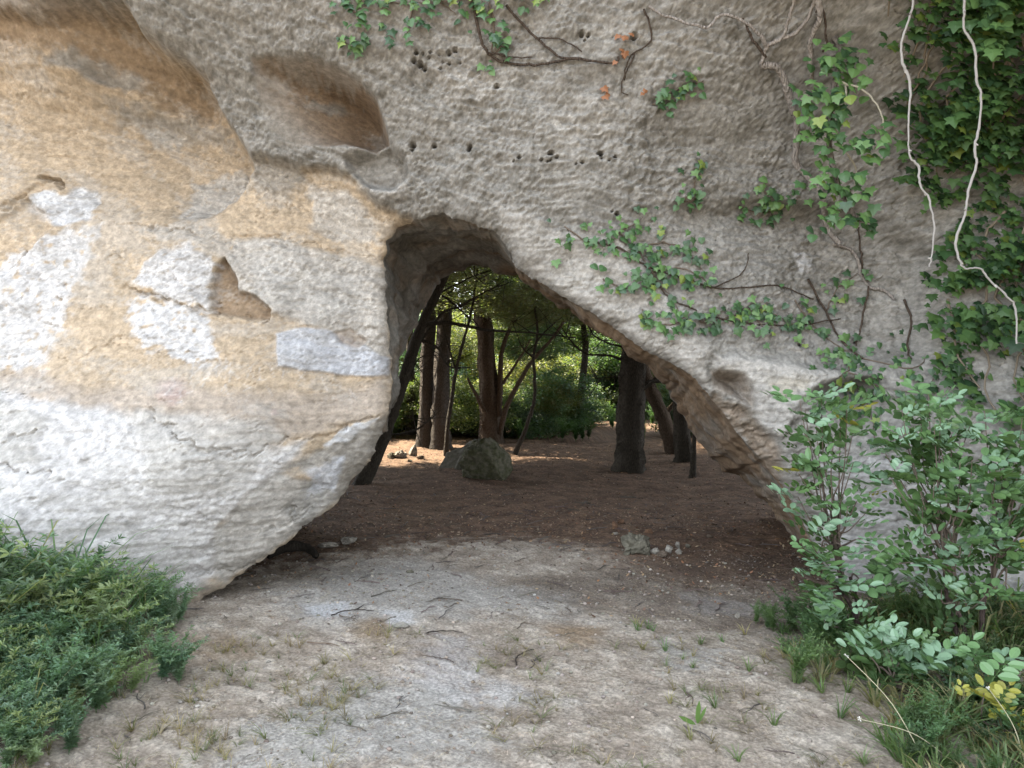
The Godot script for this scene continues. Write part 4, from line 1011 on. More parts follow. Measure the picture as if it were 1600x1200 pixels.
func weed(seed_: int) -> ArrayMesh:
	var r := RandomNumberGenerator.new()
	r.seed = seed_
	var b := Buf.new()
	for k in 9:
		var a := r.randf() * TAU
		var d := Vector3(cos(a), 0, sin(a))
		var h := r.randf_range(0.6, 1.0)
		var l := r.randf_range(0.15, 0.6)
		var prev := Vector3.ZERO
		for s in range(1, 15):
			var t := s / 14.0
			var p := Vector3.UP * h * (t - 0.25 * t * t) * 1.25 + d * l * t * t + Vector3(r.randf_range(-1, 1), 0, r.randf_range(-1, 1)) * 0.012
			var w := Vector3(-d.z, 0, d.x) * 0.006
			b.tri(prev - w, prev + w, p, Color(0.7, 0.8, 0.6))
			prev = p
			if t > 0.12:
				for q in 7:
					var e := Vector3(r.randf_range(-1, 1), r.randf_range(-0.1, 0.9), r.randf_range(-1, 1)).normalized()
					var len := r.randf_range(0.06, 0.13) * (1.15 - 0.4 * t)
					var wide := e.cross(Vector3(r.randf_range(-1, 1), 1, r.randf_range(-1, 1))).normalized() * len * r.randf_range(0.08, 0.15)
					var c := Color(1, 1, 1) * r.randf_range(0.7, 1.2)
					var mid := p + e * len * 0.5 + Vector3.UP * 0.008
					b.tri(p, mid - wide, p + e * len, c)
					b.tri(p, p + e * len, mid + wide, c)
	return b.mesh(M.leafy)

func build_low_plants():
	# herbs on the left bank
	for v in 4:
		var places := []
		var tints := []
		for k in 104:
			var x := -rnd(1.62, 3.3)
			var z := -rnd(2.7, 4.75)
			var edge := -x - 1.68 - 0.42 * absf(z + 3.8) + 0.45 * nz.get_noise_2d(x * 2.0, z * 2.0)
			if edge < 0.0 or z < rock_z(clampf(x, -3.9, 4.0), 0.35) + 0.05:
				continue
			var s := clampf(0.20 + edge * 0.32, 0.16, 0.60) * rnd(0.75, 1.15)
			places.append(Transform3D(Basis.from_euler(Vector3(rnd(-0.2, 0.25), rnd(0, TAU), rnd(-0.35, 0.1))).scaled(Vector3(s * 1.25, s, s * 1.25)), on_ground(x, z)))
			tints.append(tint([Color(0.15, 0.245, 0.135), Color(0.20, 0.29, 0.19), Color(0.125, 0.21, 0.125), Color(0.225, 0.29, 0.14)][v], 0.2))
		stuff("herbs", ["feathery green herbs heaped against the left rock foot", "taller herbs in the left bank", "dark herbs in the left bank", "yellowish herbs in the left bank"][v], "herbs", weed(40 + v), places, tints)
	var blades := []
	var hues := []
	for k in 120:
		var x := -rnd(1.6, 3.2)
		var z := -rnd(2.7, 4.6)
		var edge := -x - 1.72 - 0.45 * absf(z + 3.9) + 0.35 * nz.get_noise_2d(x * 2.0, z * 2.0)
		if edge < 0.0 or z < rock_z(clampf(x, -3.9, 4.0), 0.35) + 0.05:
			continue
		var s := clampf(0.28 + edge * 0.38, 0.2, 0.72) * rnd(0.7, 1.2)
		blades.append(Transform3D(Basis.from_euler(Vector3(rnd(-0.2, 0.3), rnd(0, TAU), rnd(-0.4, 0.1))).scaled(Vector3(s, s, s)), on_ground(x, z)))
		hues.append(tint([Color(0.14, 0.22, 0.10), Color(0.10, 0.18, 0.09), Color(0.30, 0.29, 0.17)][rng.randi() % 3], 0.2))
	stuff("grass", "long thin grass rising among the herbs of the left bank", "grass", tuft(66, 9, 0.9, 0.010), blades, hues)
	# grasses: green on the right, thin and dry on the path
	for v in 3:
		var places := []
		var tints := []
		for k in [560, 480, 800][v]:
			var x := 0.0
			var z := 0.0
			var s := 0.1
			var c := Color(0.10, 0.17, 0.06)
			if v == 0:
				x = rnd(0.7, 3.0)
				z = -rnd(2.5, 4.6)
				var e := x - 1.42 + 0.35 * (-z - 3.2) * -0.6 + 0.4 * nz.get_noise_2d(x * 2.2, z * 2.2)
				if e < 0.0 and rng.randf() > 0.12:
					continue
				s = clampf(0.10 + 0.12 * e, 0.06, 0.26) * rnd(0.7, 1.3)
				c = [Color(0.15, 0.22, 0.085), Color(0.12, 0.19, 0.075), Color(0.29, 0.26, 0.14)][rng.randi() % 3]
			elif v == 1:
				x = rnd(-2.2, -0.7)
				z = -rnd(2.6, 4.4)
				if nf.get_noise_2d(x * 2.0 + 5.0, z * 2.0) < 0.12 and rng.randf() > 0.06:
					continue
				s = rnd(0.025, 0.075)
				c = [Color(0.12, 0.15, 0.06), Color(0.30, 0.25, 0.14), Color(0.24, 0.19, 0.11)][rng.randi() % 3]
			else:
				x = rnd(-1.6, 2.0)
				z = -rnd(2.4, 4.4)
				if nf.get_noise_2d(x * 1.6 + 15.0, z * 1.6) < 0.12:
					continue
				s = rnd(0.025, 0.07)
				c = [Color(0.16, 0.18, 0.09), Color(0.30, 0.25, 0.15), Color(0.20, 0.16, 0.10)][rng.randi() % 3]
			places.append(Transform3D(Basis.from_euler(Vector3(rnd(-0.2, 0.2), rnd(0, TAU), rnd(-0.2, 0.2))).scaled(Vector3(s * 1.2, s, s * 1.2)), on_ground(x, z)))
			tints.append(tint(c, 0.2))
		stuff("grass", ["green grass growing under the right shrubs", "half-dry grass along the left side of the path", "short sparse grass on the trodden path"][v], "grass", tuft(60 + v, [16, 12, 10][v], [0.8, 1.3, 1.6][v], [0.03, 0.02, 0.03][v]), places, tints)
	var places := []
	var tints := []
	for k in 130:
		var x := rnd(1.15, 3.0)
		var z := -rnd(2.7, 4.7)
		var e := x - 1.5 + 0.3 * nz.get_noise_2d(x * 2.2, z * 2.2)
		if e < 0.0:
			continue
		var s := rnd(0.14, 0.30)
		places.append(Transform3D(Basis.from_euler(Vector3(rnd(-0.2, 0.2), rnd(0, TAU), rnd(-0.2, 0.2))).scaled(Vector3.ONE * s), on_ground(x, z)))
		tints.append(tint(Color(0.10, 0.17, 0.07), 0.3))
	stuff("herbs", "low dark herbs under the right shrubs", "herbs", weed(47), places, tints)
	# dry stalks with small pale heads
	var stalks := [[1.62, -2.95, Vector3(-0.30, 0.42, -0.05), "dry pale stalk with a white head, left of two"], [1.95, -2.85, Vector3(-0.16, 0.36, 0.0), "dry pale stalk with a white head, right of two"], [1.75, -3.0, Vector3(-0.42, 0.22, 0.1), "bowed dry stalk crossing the grass"]]
	for q in stalks:
		var at := on_ground(q[0], q[1])
		var t := thing("dry_stalk", q[3], "stalk", at, "dry stalks in the right grass")
		var b := Buf.new()
		var line := smooth([Vector3.ZERO, q[2] * 0.5 + Vector3(0.02, 0.03, 0), q[2]], 6)
		b.tube(line, taper(line.size(), 0.0022, 0.0012), 5, Color(0.36, 0.33, 0.22))
		part("stem", b.mesh(M.plain), t)
		var h := Buf.new()
		for k in 14:
			var d := Vector3(rnd(-1, 1), rnd(-0.3, 1), rnd(-1, 1)).normalized()
			h.tri(q[2], q[2] + d * 0.009 + Vector3(0.002, 0, 0), q[2] + d * 0.010 - Vector3(0.002, 0, 0.001), Color(0.6, 0.58, 0.52))
		part("flower_head", h.mesh(M.plain), t)
	var at := on_ground(0.80, -3.28)
	var t := thing("seedling", "bright green broad-bladed seedling at the path edge", "plant", at)
	for q in [[Vector3(0.01, 0.11, 0), 0.011], [Vector3(-0.085, 0.05, 0.02), 0.009], [Vector3(0.05, 0.07, -0.03), 0.008]]:
		var b := Buf.new()
		var d: Vector3 = q[0]
		var s := d.cross(Vector3(0.2, 0.1, 1)).normalized() * float(q[1])
		b.fan([d * 0.05, d * 0.3 - s, d * 0.7 - s, d, d * 0.7 + s, d * 0.3 + s], Color(0.12, 0.21, 0.055))
		part("blade", b.mesh(M.leafy), t)

# ---------------------------------------------------------------- climbing plants
func ivy_leaf(v: int) -> ArrayMesh:
	var b := Buf.new()
	var lobes := [[0.0, 0.02], [0.30, 0.16], [0.62, 0.10], [0.46, -0.22], [0.66, -0.42], [0.30, -0.52], [0.16, -0.78], [0.0, -1.05]] if v == 0 else [[0.0, 0.02], [0.26, 0.12], [0.5, 0.0], [0.52, -0.3], [0.34, -0.62], [0.16, -0.86], [0.0, -1.0], [0.0, -1.0]]
	if v == 2:
		lobes = [[0.0, 0.02], [0.24, 0.2], [0.50, 0.16], [0.40, -0.12], [0.78, -0.24], [0.40, -0.44], [0.18, -0.62], [0.0, -1.12]]
	var hub := Vector3(0, -0.3, 0.0)
	for s in [-1.0, 1.0]:
		var pts := [hub]
		for q in lobes:
			pts.append(Vector3(q[0] * s, q[1], -absf(q[0]) * 0.22 - 0.16 * q[1] * q[1]))
		if s < 0.0:
			var rest := pts.slice(1)
			rest.reverse()
			pts = [hub] + rest
		b.fan(pts, Color(1, 1, 1))
	return b.mesh(M.leafy)

func leaf_pose(at: Vector3, size: float, face := Vector3(0, 0.4, 1)) -> Transform3D:
	var z := (face + Vector3(rnd(-0.7, 0.7), rnd(-0.45, 0.55), rnd(-0.2, 0.2))).normalized()
	var y := (Vector3.UP + Vector3(rnd(-0.9, 0.9), 0, rnd(-0.3, 0.3))).normalized()
	var x := y.cross(z).normalized()
	y = z.cross(x)
	return Transform3D(Basis(x * size, y * size, z * size), at)

var leaf_meshes := []
func add_leaves(t: Node3D, poses: Array, mats: Array, odds: Array, most := 300):
	# the foremost leaves are parts, the rest one piece of foliage
	var order := range(poses.size())
	order.sort_custom(func(a, b): return poses[a].origin.z > poses[b].origin.z)
	var places := []
	var tints := []
	for k in order.size():
		var p: Transform3D = poses[order[k]]
		var r := rng.randf()
		var m := 0
		while m < odds.size() - 1 and r > odds[m]:
			r -= odds[m]
			m += 1
		if k < most:
			part("leaf", leaf_meshes[rng.randi() % 3], t, p, mats[m])
		else:
			places.append(p)
			tints.append(tint((mats[m].albedo_color as Color).srgb_to_linear(), 0.2))
	if places.size() > 0:
		stuff("foliage", "", "", leaf_meshes[0], places, tints, t)

func build_climbers():
	leaf_meshes = [ivy_leaf(0), ivy_leaf(1), ivy_leaf(2)]
	for q in WALL_IVY:
		var first = q[0][0]
		var root := Vector3(first[0], first[1], rock_z(first[0], first[1]))
		var t := thing("ivy", q[3], "ivy", root, "ivy growing on the rock face")
		var poses := []
		var total := 0.0
		for line in q[0]:
			for k in range(0, line.size() - 2, 2):
				total += Vector2(line[k + 2] - line[k], line[k + 3] - line[k + 1]).length()
		for line in q[0]:
			var pts := []
			for k in range(0, line.size(), 2):
				pts.append(Vector3(line[k], line[k + 1], 0))
			pts = smooth(pts, 5, 0.008)
			for k in pts.size():
				pts[k].z = rock_z(pts[k].x, pts[k].y) + 0.012
				pts[k] -= root
			var b := Buf.new()
			b.tube(pts, taper(pts.size(), 0.006, 0.003), 5, Color(0.10, 0.075, 0.055))
			part("stem", b.mesh(M.stem), t)
			for k in pts.size() - 1:
				var seg: float = (pts[k + 1] - pts[k]).length() / total * q[1]
				var c := int(seg) + (1 if rng.randf() < seg - int(seg) else 0)
				for s in c:
					var p: Vector3 = (pts[k] as Vector3).lerp(pts[k + 1], rng.randf()) + root
					p.x += rng.randfn(0, 1) * q[2] * 0.6
					p.y += rng.randfn(0, 1) * q[2] * 0.6
					p.z = rock_z(p.x, p.y) + rnd(0.02, 0.07)
					poses.append(leaf_pose(p - root, rnd(0.026, 0.062)))
		add_leaves(t, poses, M.ivy, [0.40, 0.28, 0.26, 0.06])
	for q in IVY_CURTAINS:
		var poly := poly_of(q[0])
		var lo := Vector2(1e9, 1e9)
		var hi := -lo
		for c in poly:
			lo = lo.min(c)
			hi = hi.max(c)
		var mid := (lo + hi) * 0.5
		var root := Vector3(mid.x, mid.y, rock_z(mid.x, mid.y))
		var t := thing("ivy_curtain", q[4], "ivy", root, "ivy curtains over the right wall")
		var poses := []
		for s in 7:
			var x := lerpf(lo.x, hi.x, (s + 0.5) / 7.0)
			var pts := []
			for k in 9:
				var y := lerpf(hi.y, lo.y, k / 8.0)
				var px := x + 0.15 * nz.get_noise_2d(x * 9.0, y * 2.0)
				if signed(Vector2(px, y), poly) < 0.05:
					pts.append(Vector3(px, y, rock_z(px, y) + q[2] + 0.1 * nz.get_noise_2d(x, y * 2.0)) - root)
			if pts.size() > 2:
				var b := Buf.new()
				pts = smooth(pts, 3, 0.01)
				b.tube(pts, taper(pts.size(), 0.011, 0.005), 6, Color(0.12, 0.095, 0.07))
				part("stem", b.mesh(M.stem), t)
		var tries := 0
		while poses.size() < q[1] * 3.0 and tries < 24000:
			tries += 1
			var cx := rnd(lo.x, hi.x)
			var cy := rnd(lo.y, hi.y)
			var d := signed(Vector2(cx, cy), poly)
			if d > 0.03:
				continue
			var dens := nz.get_noise_2d(cx * 2.4 + 7.0, cy * 2.4)
			if dens < rnd(-0.3, 0.15):
				continue
			# a spray of leaves at one depth, like a shelf
			var bulge := clampf(dens * 2.0 + 0.35, 0.03, 1.0) * clampf(-d * 3.0 + 0.25, 0.2, 1.0)
			var cz: float = rock_z(cx, cy) + lerpf(q[2], q[3], rng.randf() * bulge)
			for s in 3 + rng.randi() % 5:
				var p := Vector3(cx + rng.randfn(0, 0.06), cy + rng.randfn(0, 0.035), cz + rng.randfn(0, 0.03))
				poses.append(leaf_pose(p - root, 0.03 + 0.05 * pow(rng.randf(), 1.5), Vector3(0, 0.75, 1)))
		add_leaves(t, poses, M.ivy, [0.40, 0.38, 0.18, 0.04])
	# the hanging sprig
	var pts := pts3(HANGING_SPRIG)
	var t := thing("hanging_ivy", "ivy sprig hanging free on a grey stem before the shaded wall", "ivy", pts[0])
	var b := Buf.new()
	var line := smooth(pts3(HANGING_SPRIG, pts[0]), 5, 0.006)
	b.tube(line, taper(line.size(), 0.024, 0.012), 8, Color(0.22, 0.195, 0.165), 0.3, nf)
	part("stem", b.mesh(M.bark), t)
	for q in SPRIG_TWIGS:
		var tb := Buf.new()
		var tl := smooth(pts3(q, pts[0]), 5, 0.004)
		tb.tube(tl, taper(tl.size(), 0.008, 0.004), 6, Color(0.24, 0.22, 0.17))
		part("twig", tb.mesh(M.stem), t)
	var poses := []
	for c in pts3(SPRIG_CLUMPS, pts[0]):
		for s in 15:
			poses.append(leaf_pose(c + Vector3(rng.randfn(0, 0.065), rng.randfn(0, 0.05), rng.randfn(0, 0.06)), rnd(0.04, 0.075), Vector3(0, 0.7, 1)))
	add_leaves(t, poses, M.ivy, [0.35, 0.5, 0.12, 0.03])
	for q in HANGING_STEMS:
		var sp := pts3(q[0])
		var ht := thing("bare_vine", q[3], "stem", sp[0], "bare white hanging stems")
		var hb := Buf.new()
		var hl := smooth(pts3(q[0], sp[0]), 6, 0.003)
		hb.tube(hl, taper(hl.size(), q[1] * 0.66, q[1] * 0.4), 8, Color(0.24, 0.23, 0.215), 0.55, nf)
		part("stem", hb.mesh(M.stem), ht)
		for k in range(7, hl.size() - 2, 17):
			var kb := Buf.new()
			var d := Vector3(rnd(-1, 1), rnd(-0.6, 0.2), rnd(-0.5, 1)).normalized()
			kb.tube([hl[k], hl[k] + d * q[1] * 1.0, hl[k] + d * q[1] * 1.5], [q[1] * 0.6, q[1] * 0.4, q[1] * 0.15], 6, Color(0.30, 0.28, 0.26))
			part("knot", kb.mesh(M.stem), ht)
	for q in CLINGING_STEMS:
		var first = q[0][0]
		var root := Vector3(first[0], first[1], rock_z(first[0], first[1]))
		var ct := thing("climbing_vine", q[3], "stem", root, "woody stems on the rock face")
		for s in q[0].size():
			var cl := []
			for k in range(0, q[0][s].size(), 2):
				cl.append(Vector3(q[0][s][k], q[0][s][k + 1], 0))
			cl = smooth(cl, 6, 0.006)
			for k in cl.size():
				cl[k].z = rock_z(cl[k].x, cl[k].y) + q[2]
			# the stem spans the small hollows
			for pass_ in 3:
				for k in range(1, cl.size() - 1):
					cl[k].z = (cl[k - 1].z + cl[k].z + cl[k + 1].z) / 3.0
			for k in cl.size():
				cl[k] -= root
			var cb := Buf.new()
			var r: float = q[1][s]
			cb.tube(cl, taper(cl.size(), r, r * 0.7), 8, Color(0.40, 0.36, 0.32) if r > 0.0105 else Color(0.11, 0.085, 0.065), 0.3, nf)
			part("stem" if s == 0 else "branch", cb.mesh(M.bark), ct)
	var ol := poly_of(ORANGE_LEAVES)
	var ot := thing("withered_spray", "withered orange ivy leaves on the upper middle wall", "leaves", Vector3(ol[0].x, ol[0].y, rock_z(ol[0].x, ol[0].y)), "")
	for p in ol:
		for s in 1:
			var x := p.x + rnd(-0.02, 0.02)
			var y := p.y + rnd(-0.02, 0.02)
			part("leaf", leaf_meshes[0], ot, leaf_pose(Vector3(x, y, rock_z(x, y) + rnd(0.02, 0.06)) - ot.position, rnd(0.025, 0.05)), M.orange)

# ---------------------------------------------------------------- pistachio shrubs
func compound_leaf(seed_: int) -> ArrayMesh:
	var r := RandomNumberGenerator.new()
	r.seed = seed_
	var b := Buf.new()
	var w := Color(1, 1, 1)
	var pairs := 3
	var prev := Vector3.ZERO
	for k in range(1, 10):
		var t := k / 9.0
		var p := Vector3(0, -0.22 * t * t, t)
		b.tri(prev + Vector3(-0.006, 0, 0), prev + Vector3(0.006, 0, 0), p, Color(1.2, 1.1, 0.8))
		prev = p
	for k in pairs * 2 + 1:
		var t := 1.0 if k == pairs * 2 else 0.26 + 0.25 * (k / 2) + 0.03 * (k % 2)
		var p := Vector3(0, -0.22 * t * t, t)
		var side := 0.0 if k == pairs * 2 else (1.0 if k % 2 == 0 else -1.0)
		var d := Vector3(side, r.randf_range(-0.25, 0.3), 0.45 if side != 0.0 else 1.0).normalized()
		var len := r.randf_range(0.36, 0.50)
		var s := d.cross(Vector3(r.randf_range(-0.3, 0.3), 1, r.randf_range(-0.3, 0.3))).normalized() * len * 0.29
		var up := s.cross(d).normalized() * len * 0.07
		var c := w * r.randf_range(0.7, 1.3)
		var outline := [[0.0, 0.0], [0.2, 0.75], [0.45, 1.0], [0.7, 0.9], [0.9, 0.5], [1.0, 0.0]]
		for h in [-1.0, 1.0]:
			var pts := [p + d * len * 0.5]
			for q in outline:
				pts.append(p + d * len * (q[0] + 0.08) + s * q[1] * h + up * q[1])
			if h < 0.0:
				var rest := pts.slice(1)
				rest.reverse()
				pts = [pts[0]] + rest
			b.fan(pts, c)
	return b.mesh(M.leafy)

func build_shrubs():
	var leaves := [compound_leaf(1), compound_leaf(2), compound_leaf(3)]
	for q in SHRUBS:
		var base := on_ground(q[1][0], q[1][1])
		var t := thing("pistachio_shrub", q[0], "shrub", base, "pistachio shrubs on the right")
		var tips := pts3(q[2], base)
		var hubs := []
		for k in 4:
			hubs.append((tips[(k * 7) % tips.size()] as Vector3) * 0.45 + Vector3(rnd(-0.05, 0.05), -0.05, rnd(-0.05, 0.05)))
		for h in hubs:
			var sb := Buf.new()
			var sl := smooth([Vector3(rnd(-0.05, 0.05), -0.03, rnd(-0.05, 0.05)), (h as Vector3) * 0.5 + Vector3(rnd(-0.05, 0.05), 0.02, rnd(-0.05, 0.05)), h], 6, 0.003)
			sb.tube(sl, taper(sl.size(), 0.014, 0.008), 7, Color(0.12, 0.09, 0.075), 0.3, nf)
			part("stem", sb.mesh(M.bark), t)
		var count := 0
		var places := []
		var tints := []
		var heap := 4
		for tip in tips:
			var hub: Vector3 = hubs[0]
			for h in hubs:
				if (h as Vector3).distance_to(tip) < hub.distance_to(tip):
					hub = h
			var line := smooth([hub * rnd(0.55, 1.0), hub.lerp(tip, 0.25) + Vector3(rnd(-0.03, 0.03), rnd(-0.03, 0.03), rnd(-0.03, 0.03)), hub.lerp(tip, 0.6) + Vector3(rnd(-0.03, 0.03), rnd(-0.06, 0.01), rnd(-0.03, 0.03)), tip], 5)
			var b := Buf.new()
			b.tube(line, taper(line.size(), 0.0065, 0.0022), 6, Color(0.10, 0.075, 0.06))
			part("branch", b.mesh(M.stem), t)
			var d: Vector3 = (tip - line[line.size() - 5]).normalized()
			for k in heap + (1 if tips.size() < 35 else 2):
				var at: Vector3 = tip - d * (0.025 * k if k < heap else 0.05 * k) + Vector3(rnd(-0.05, 0.05), rnd(-0.04, 0.04), rnd(-0.05, 0.05))
				var a := k * 2.4 + rnd(-0.5, 0.5)
				var z := (Vector3(cos(a), 0.1 + rnd(-0.2, 0.4), sin(a)) + d * 0.5).normalized()
				var y := (Vector3(rnd(-0.3, 0.3), 1, 0.35 + rnd(-0.3, 0.3))).normalized()
				var x := y.cross(z).normalized()
				y = z.cross(x)
				var s := rnd(0.075, 0.185)
				var m := rng.randi() % 3
				if rng.randf() < 0.028:
					m = 3
				if q[3] == 2 and rng.randf() < 0.3:
					m = 3
				var pose := Transform3D(Basis(x * s, y * s, z * s), at)
				if count < 300 and k < heap:
					count += 1
					part("leaf", leaves[rng.randi() % 3], t, pose, M.pistachio[m])
				else:
					places.append(pose)
					tints.append(tint((M.pistachio[2].albedo_color as Color).srgb_to_linear(), 0.25))
		if places.size() > 0:
			stuff("foliage", "", "", leaves[1], places, tints, t)

# ---------------------------------------------------------------- woodland behind the arch
func crown(seed_: int, clumps: int, per: int, leaf: float) -> ArrayMesh:
	var r := RandomNumberGenerator.new()
	r.seed = seed_
	var b := Buf.new()
	for k in clumps:
		var d := Vector3(r.randf_range(-1, 1), r.randf_range(-1, 1), r.randf_range(-1, 1))
		if d.length() > 1.0:
			d = d.normalized() * r.randf_range(0.6, 1.0)
		var c0 := Color(1, 1, 1) * r.randf_range(0.75, 1.25)
		var size := r.randf_range(0.12, 0.26)
		for s in per:
			var p := d + Vector3(r.randfn(0, 1), r.randfn(0, 0.7), r.randfn(0, 1)) * size * 0.6
			var e := Vector3(r.randf_range(-1, 1), r.randf_range(-0.8, 0.5), r.randf_range(-1, 1)).normalized()
			var w := e.cross(Vector3(r.randf_range(-1, 1), r.randf_range(0, 1), r.randf_range(-1, 1))).normalized()
			var l := leaf * r.randf_range(0.7, 1.3)
			var c := Color(c0.r * r.randf_range(0.8, 1.2), c0.g, c0.b * r.randf_range(0.8, 1.2))
			b.tri(p, p + e * l * 0.55 - w * l * 0.27, p + e * l, c)
			b.tri(p, p + e * l, p + e * l * 0.55 + w * l * 0.27, c)
	return b.mesh(M.leafy)

func tinted(m: Color) -> StandardMaterial3D:
	var o: StandardMaterial3D = M.leafy.duplicate()
	o.albedo_color = m.linear_to_srgb()
	return o

func build_wood():
	var crowns := [crown(201, 95, 100, 0.066), crown(202, 110, 85, 0.060), crown(203, 80, 120, 0.066), crown(204, 62, 55, 0.075)]
	var bark := {"dark": Color(0.09, 0.075, 0.062), "grey": Color(0.13, 0.115, 0.10), "brown": Color(0.16, 0.12, 0.09)}
	var shades := [tinted(Color(0.055, 0.085, 0.035)), tinted(Color(0.07, 0.11, 0.035)), tinted(Color(0.05, 0.075, 0.045))]
	# crowns of the trees that can be told apart: tree, centre, radius
	var heads := [[0, Vector3(0.3, 5.0, -10.2), 1.7], [1, Vector3(-1.6, 7.6, -14.2), 1.6], [2, Vector3(-0.9, 8.0, -13.8), 1.7], [3, Vector3(-0.4, 6.6, -14.8), 1.7], 
		[4, Vector3(-0.5, 5.2, -12.6), 0.9], [5, Vector3(0.5, 5.0, -13.0), 1.0], [6, Vector3(1.8, 6.8, -11.2), 2.6], [7, Vector3(2.1, 5.6, -13.6), 1.9], [8, Vector3(2.9, 5.2, -12.2), 1.8], [9, Vector3(2.6, 3.2, -10.6), 0.8], [10, Vector3(-2.0, 5.0, -16.0), 1.7], [11, Vector3(1.5, 5.4, -17.0), 1.3]]
	# airy low boughs that close the top of the view: tree, centre, radius
	var boughs := [[0, Vector3(-0.75, 3.05, -10.6), 0.55], [0, Vector3(0.2, 3.2, -10.6), 0.7], [4, Vector3(-1.0, 3.15, -12.6), 0.7], [3, Vector3(-0.2, 2.95, -14.3), 0.9], [3, Vector3(-1.0, 3.6, -14.8), 0.8], [5, Vector3(0.45, 2.85, -12.9), 0.75], [5, Vector3(0.9, 2.6, -13.2), 0.6], [6, Vector3(1.15, 2.45, -11.3), 0.5], [11, Vector3(1.1, 2.9, -16.5), 0.9], [11, Vector3(2.0, 2.6, -16.8), 0.8], [10, Vector3(-1.7, 3.0, -15.8), 0.8], [7, Vector3(1.6, 2.5, -13.4), 0.5], [3, Vector3(0.5, 2.7, -14.9), 0.7], [4, Vector3(-0.4, 2.7, -12.8), 0.55], [5, Vector3(0.1, 2.45, -13.3), 0.5], [6, Vector3(0.7, 2.75, -11.6), 0.55], [11, Vector3(0.4, 2.9, -17.2), 0.9], [2, Vector3(-1.5, 2.8, -13.6), 0.6]]
	var airy := tinted(Color(0.15, 0.165, 0.11))
	for k in TREES.size():
		var q = TREES[k]
		var base: Vector3 = pts3(q[2][0][0])[0]
		var t := thing("tree", q[0], "tree", base, "trees standing behind the arch")
		for s in q[2].size():
			var br = q[2][s]
			var b := Buf.new()
			var line := smooth(pts3(br[0], base), 6, 0.006 if br[1] < 0.1 else 0.0)
			var radii := taper(line.size(), br[1], br[2])
			if s == 0:
				for m in line.size():
					radii[m] *= 1.0 + 0.4 * exp(-maxf(line[m].y, 0.0) * 6.0)
			b.tube(line, radii, 22 if br[1] > 0.1 else 8, bark[q[1]], 0.28, nf, 0.5 if br[1] > 0.1 else 0.0)
			part("trunk" if s == 0 else "branch", b.mesh(M.bark), t)
			# thin side twigs near branch ends
			if s > 0 and br[1] < 0.05:
				for g in 9:
					var from: Vector3 = line[int(line.size() * rnd(0.35, 0.95))]
					var to := from + Vector3(rnd(-0.5, 0.5), rnd(-0.35, 0.4), rnd(-0.3, 0.3))
					var tb := Buf.new()
					var tl := smooth([from, from.lerp(to, 0.5) + Vector3(0, rnd(-0.06, 0.06), 0), to], 4)
					tb.tube(tl, taper(tl.size(), 0.007, 0.002), 4, bark[q[1]])
					part("twig", tb.mesh(M.bark), t)
		for h in boughs:
			if h[0] == k:
				var c := part("bough", crowns[3], t, Transform3D(Basis(Vector3.UP, rnd(0, TAU)).scaled(Vector3(1.3, 0.7, 1.2) * float(h[2])), h[1] - base), airy)
				c.set_meta("kind", "stuff")
		for h in heads:
			if h[0] == k:
				var c := part("crown", crowns[(k + int(h[2] * 10)) % 3], t, Transform3D(Basis(Vector3.UP, rnd(0, TAU)).scaled(Vector3.ONE * h[2]), h[1] - base), shades[k % 3])
				c.set_meta("kind", "stuff")
	# unseen oak on the right, added to block sky light from the right wall
	var oak := thing("tree", "unseen evergreen oak added at the right to shade the wall", "tree", on_ground(6.2, -2.2), "unseen trees added for shade")
	for q in [[[Vector3(0, -0.1, 0), Vector3(-0.1, 1.5, 0), Vector3(-0.5, 3.2, -0.2), Vector3(-1.2, 5.0, -0.4), Vector3(-2.2, 6.6, -0.6)], 0.28, 0.12], [[Vector3(-0.5, 3.2, -0.2), Vector3(0.4, 4.4, 0.2), Vector3(1.0, 5.6, 0.5)], 0.14, 0.06], [[Vector3(-1.2, 5.0, -0.4), Vector3(-2.4, 5.6, -0.8), Vector3(-3.4, 6.0, -1.2)], 0.12, 0.05]]:
		var ob := Buf.new()
		var ol := smooth(q[0], 6)
		ob.tube(ol, taper(ol.size(), q[1], q[2]), 14, bark.grey, 0.28, nf, 0.4)
		part("trunk" if q[1] > 0.2 else "branch", ob.mesh(M.bark), oak)
	for q in [[Vector3(-3.2, 6.2, -0.9), 1.9], [Vector3(-1.2, 6.2, -0.6), 2.2], [Vector3(0.6, 5.6, 0.3), 2.2], [Vector3(-2.4, 7.4, 0.3), 2.0], [Vector3(-0.6, 4.2, -0.6), 1.4], [Vector3(-3.7, 5.3, -1.7), 1.3], [Vector3(-2.2, 5.0, -1.7), 1.3], [Vector3(-1.4, 2.9, 1.6), 1.7], [Vector3(-2.8, 5.4, 1.4), 1.8]]:
		var oc := part("crown", crowns[rng.randi() % 3], oak, Transform3D(Basis(Vector3.UP, rnd(0, TAU)).scaled(Vector3.ONE * float(q[1])), q[0]), shades[0])
		oc.set_meta("kind", "stuff")
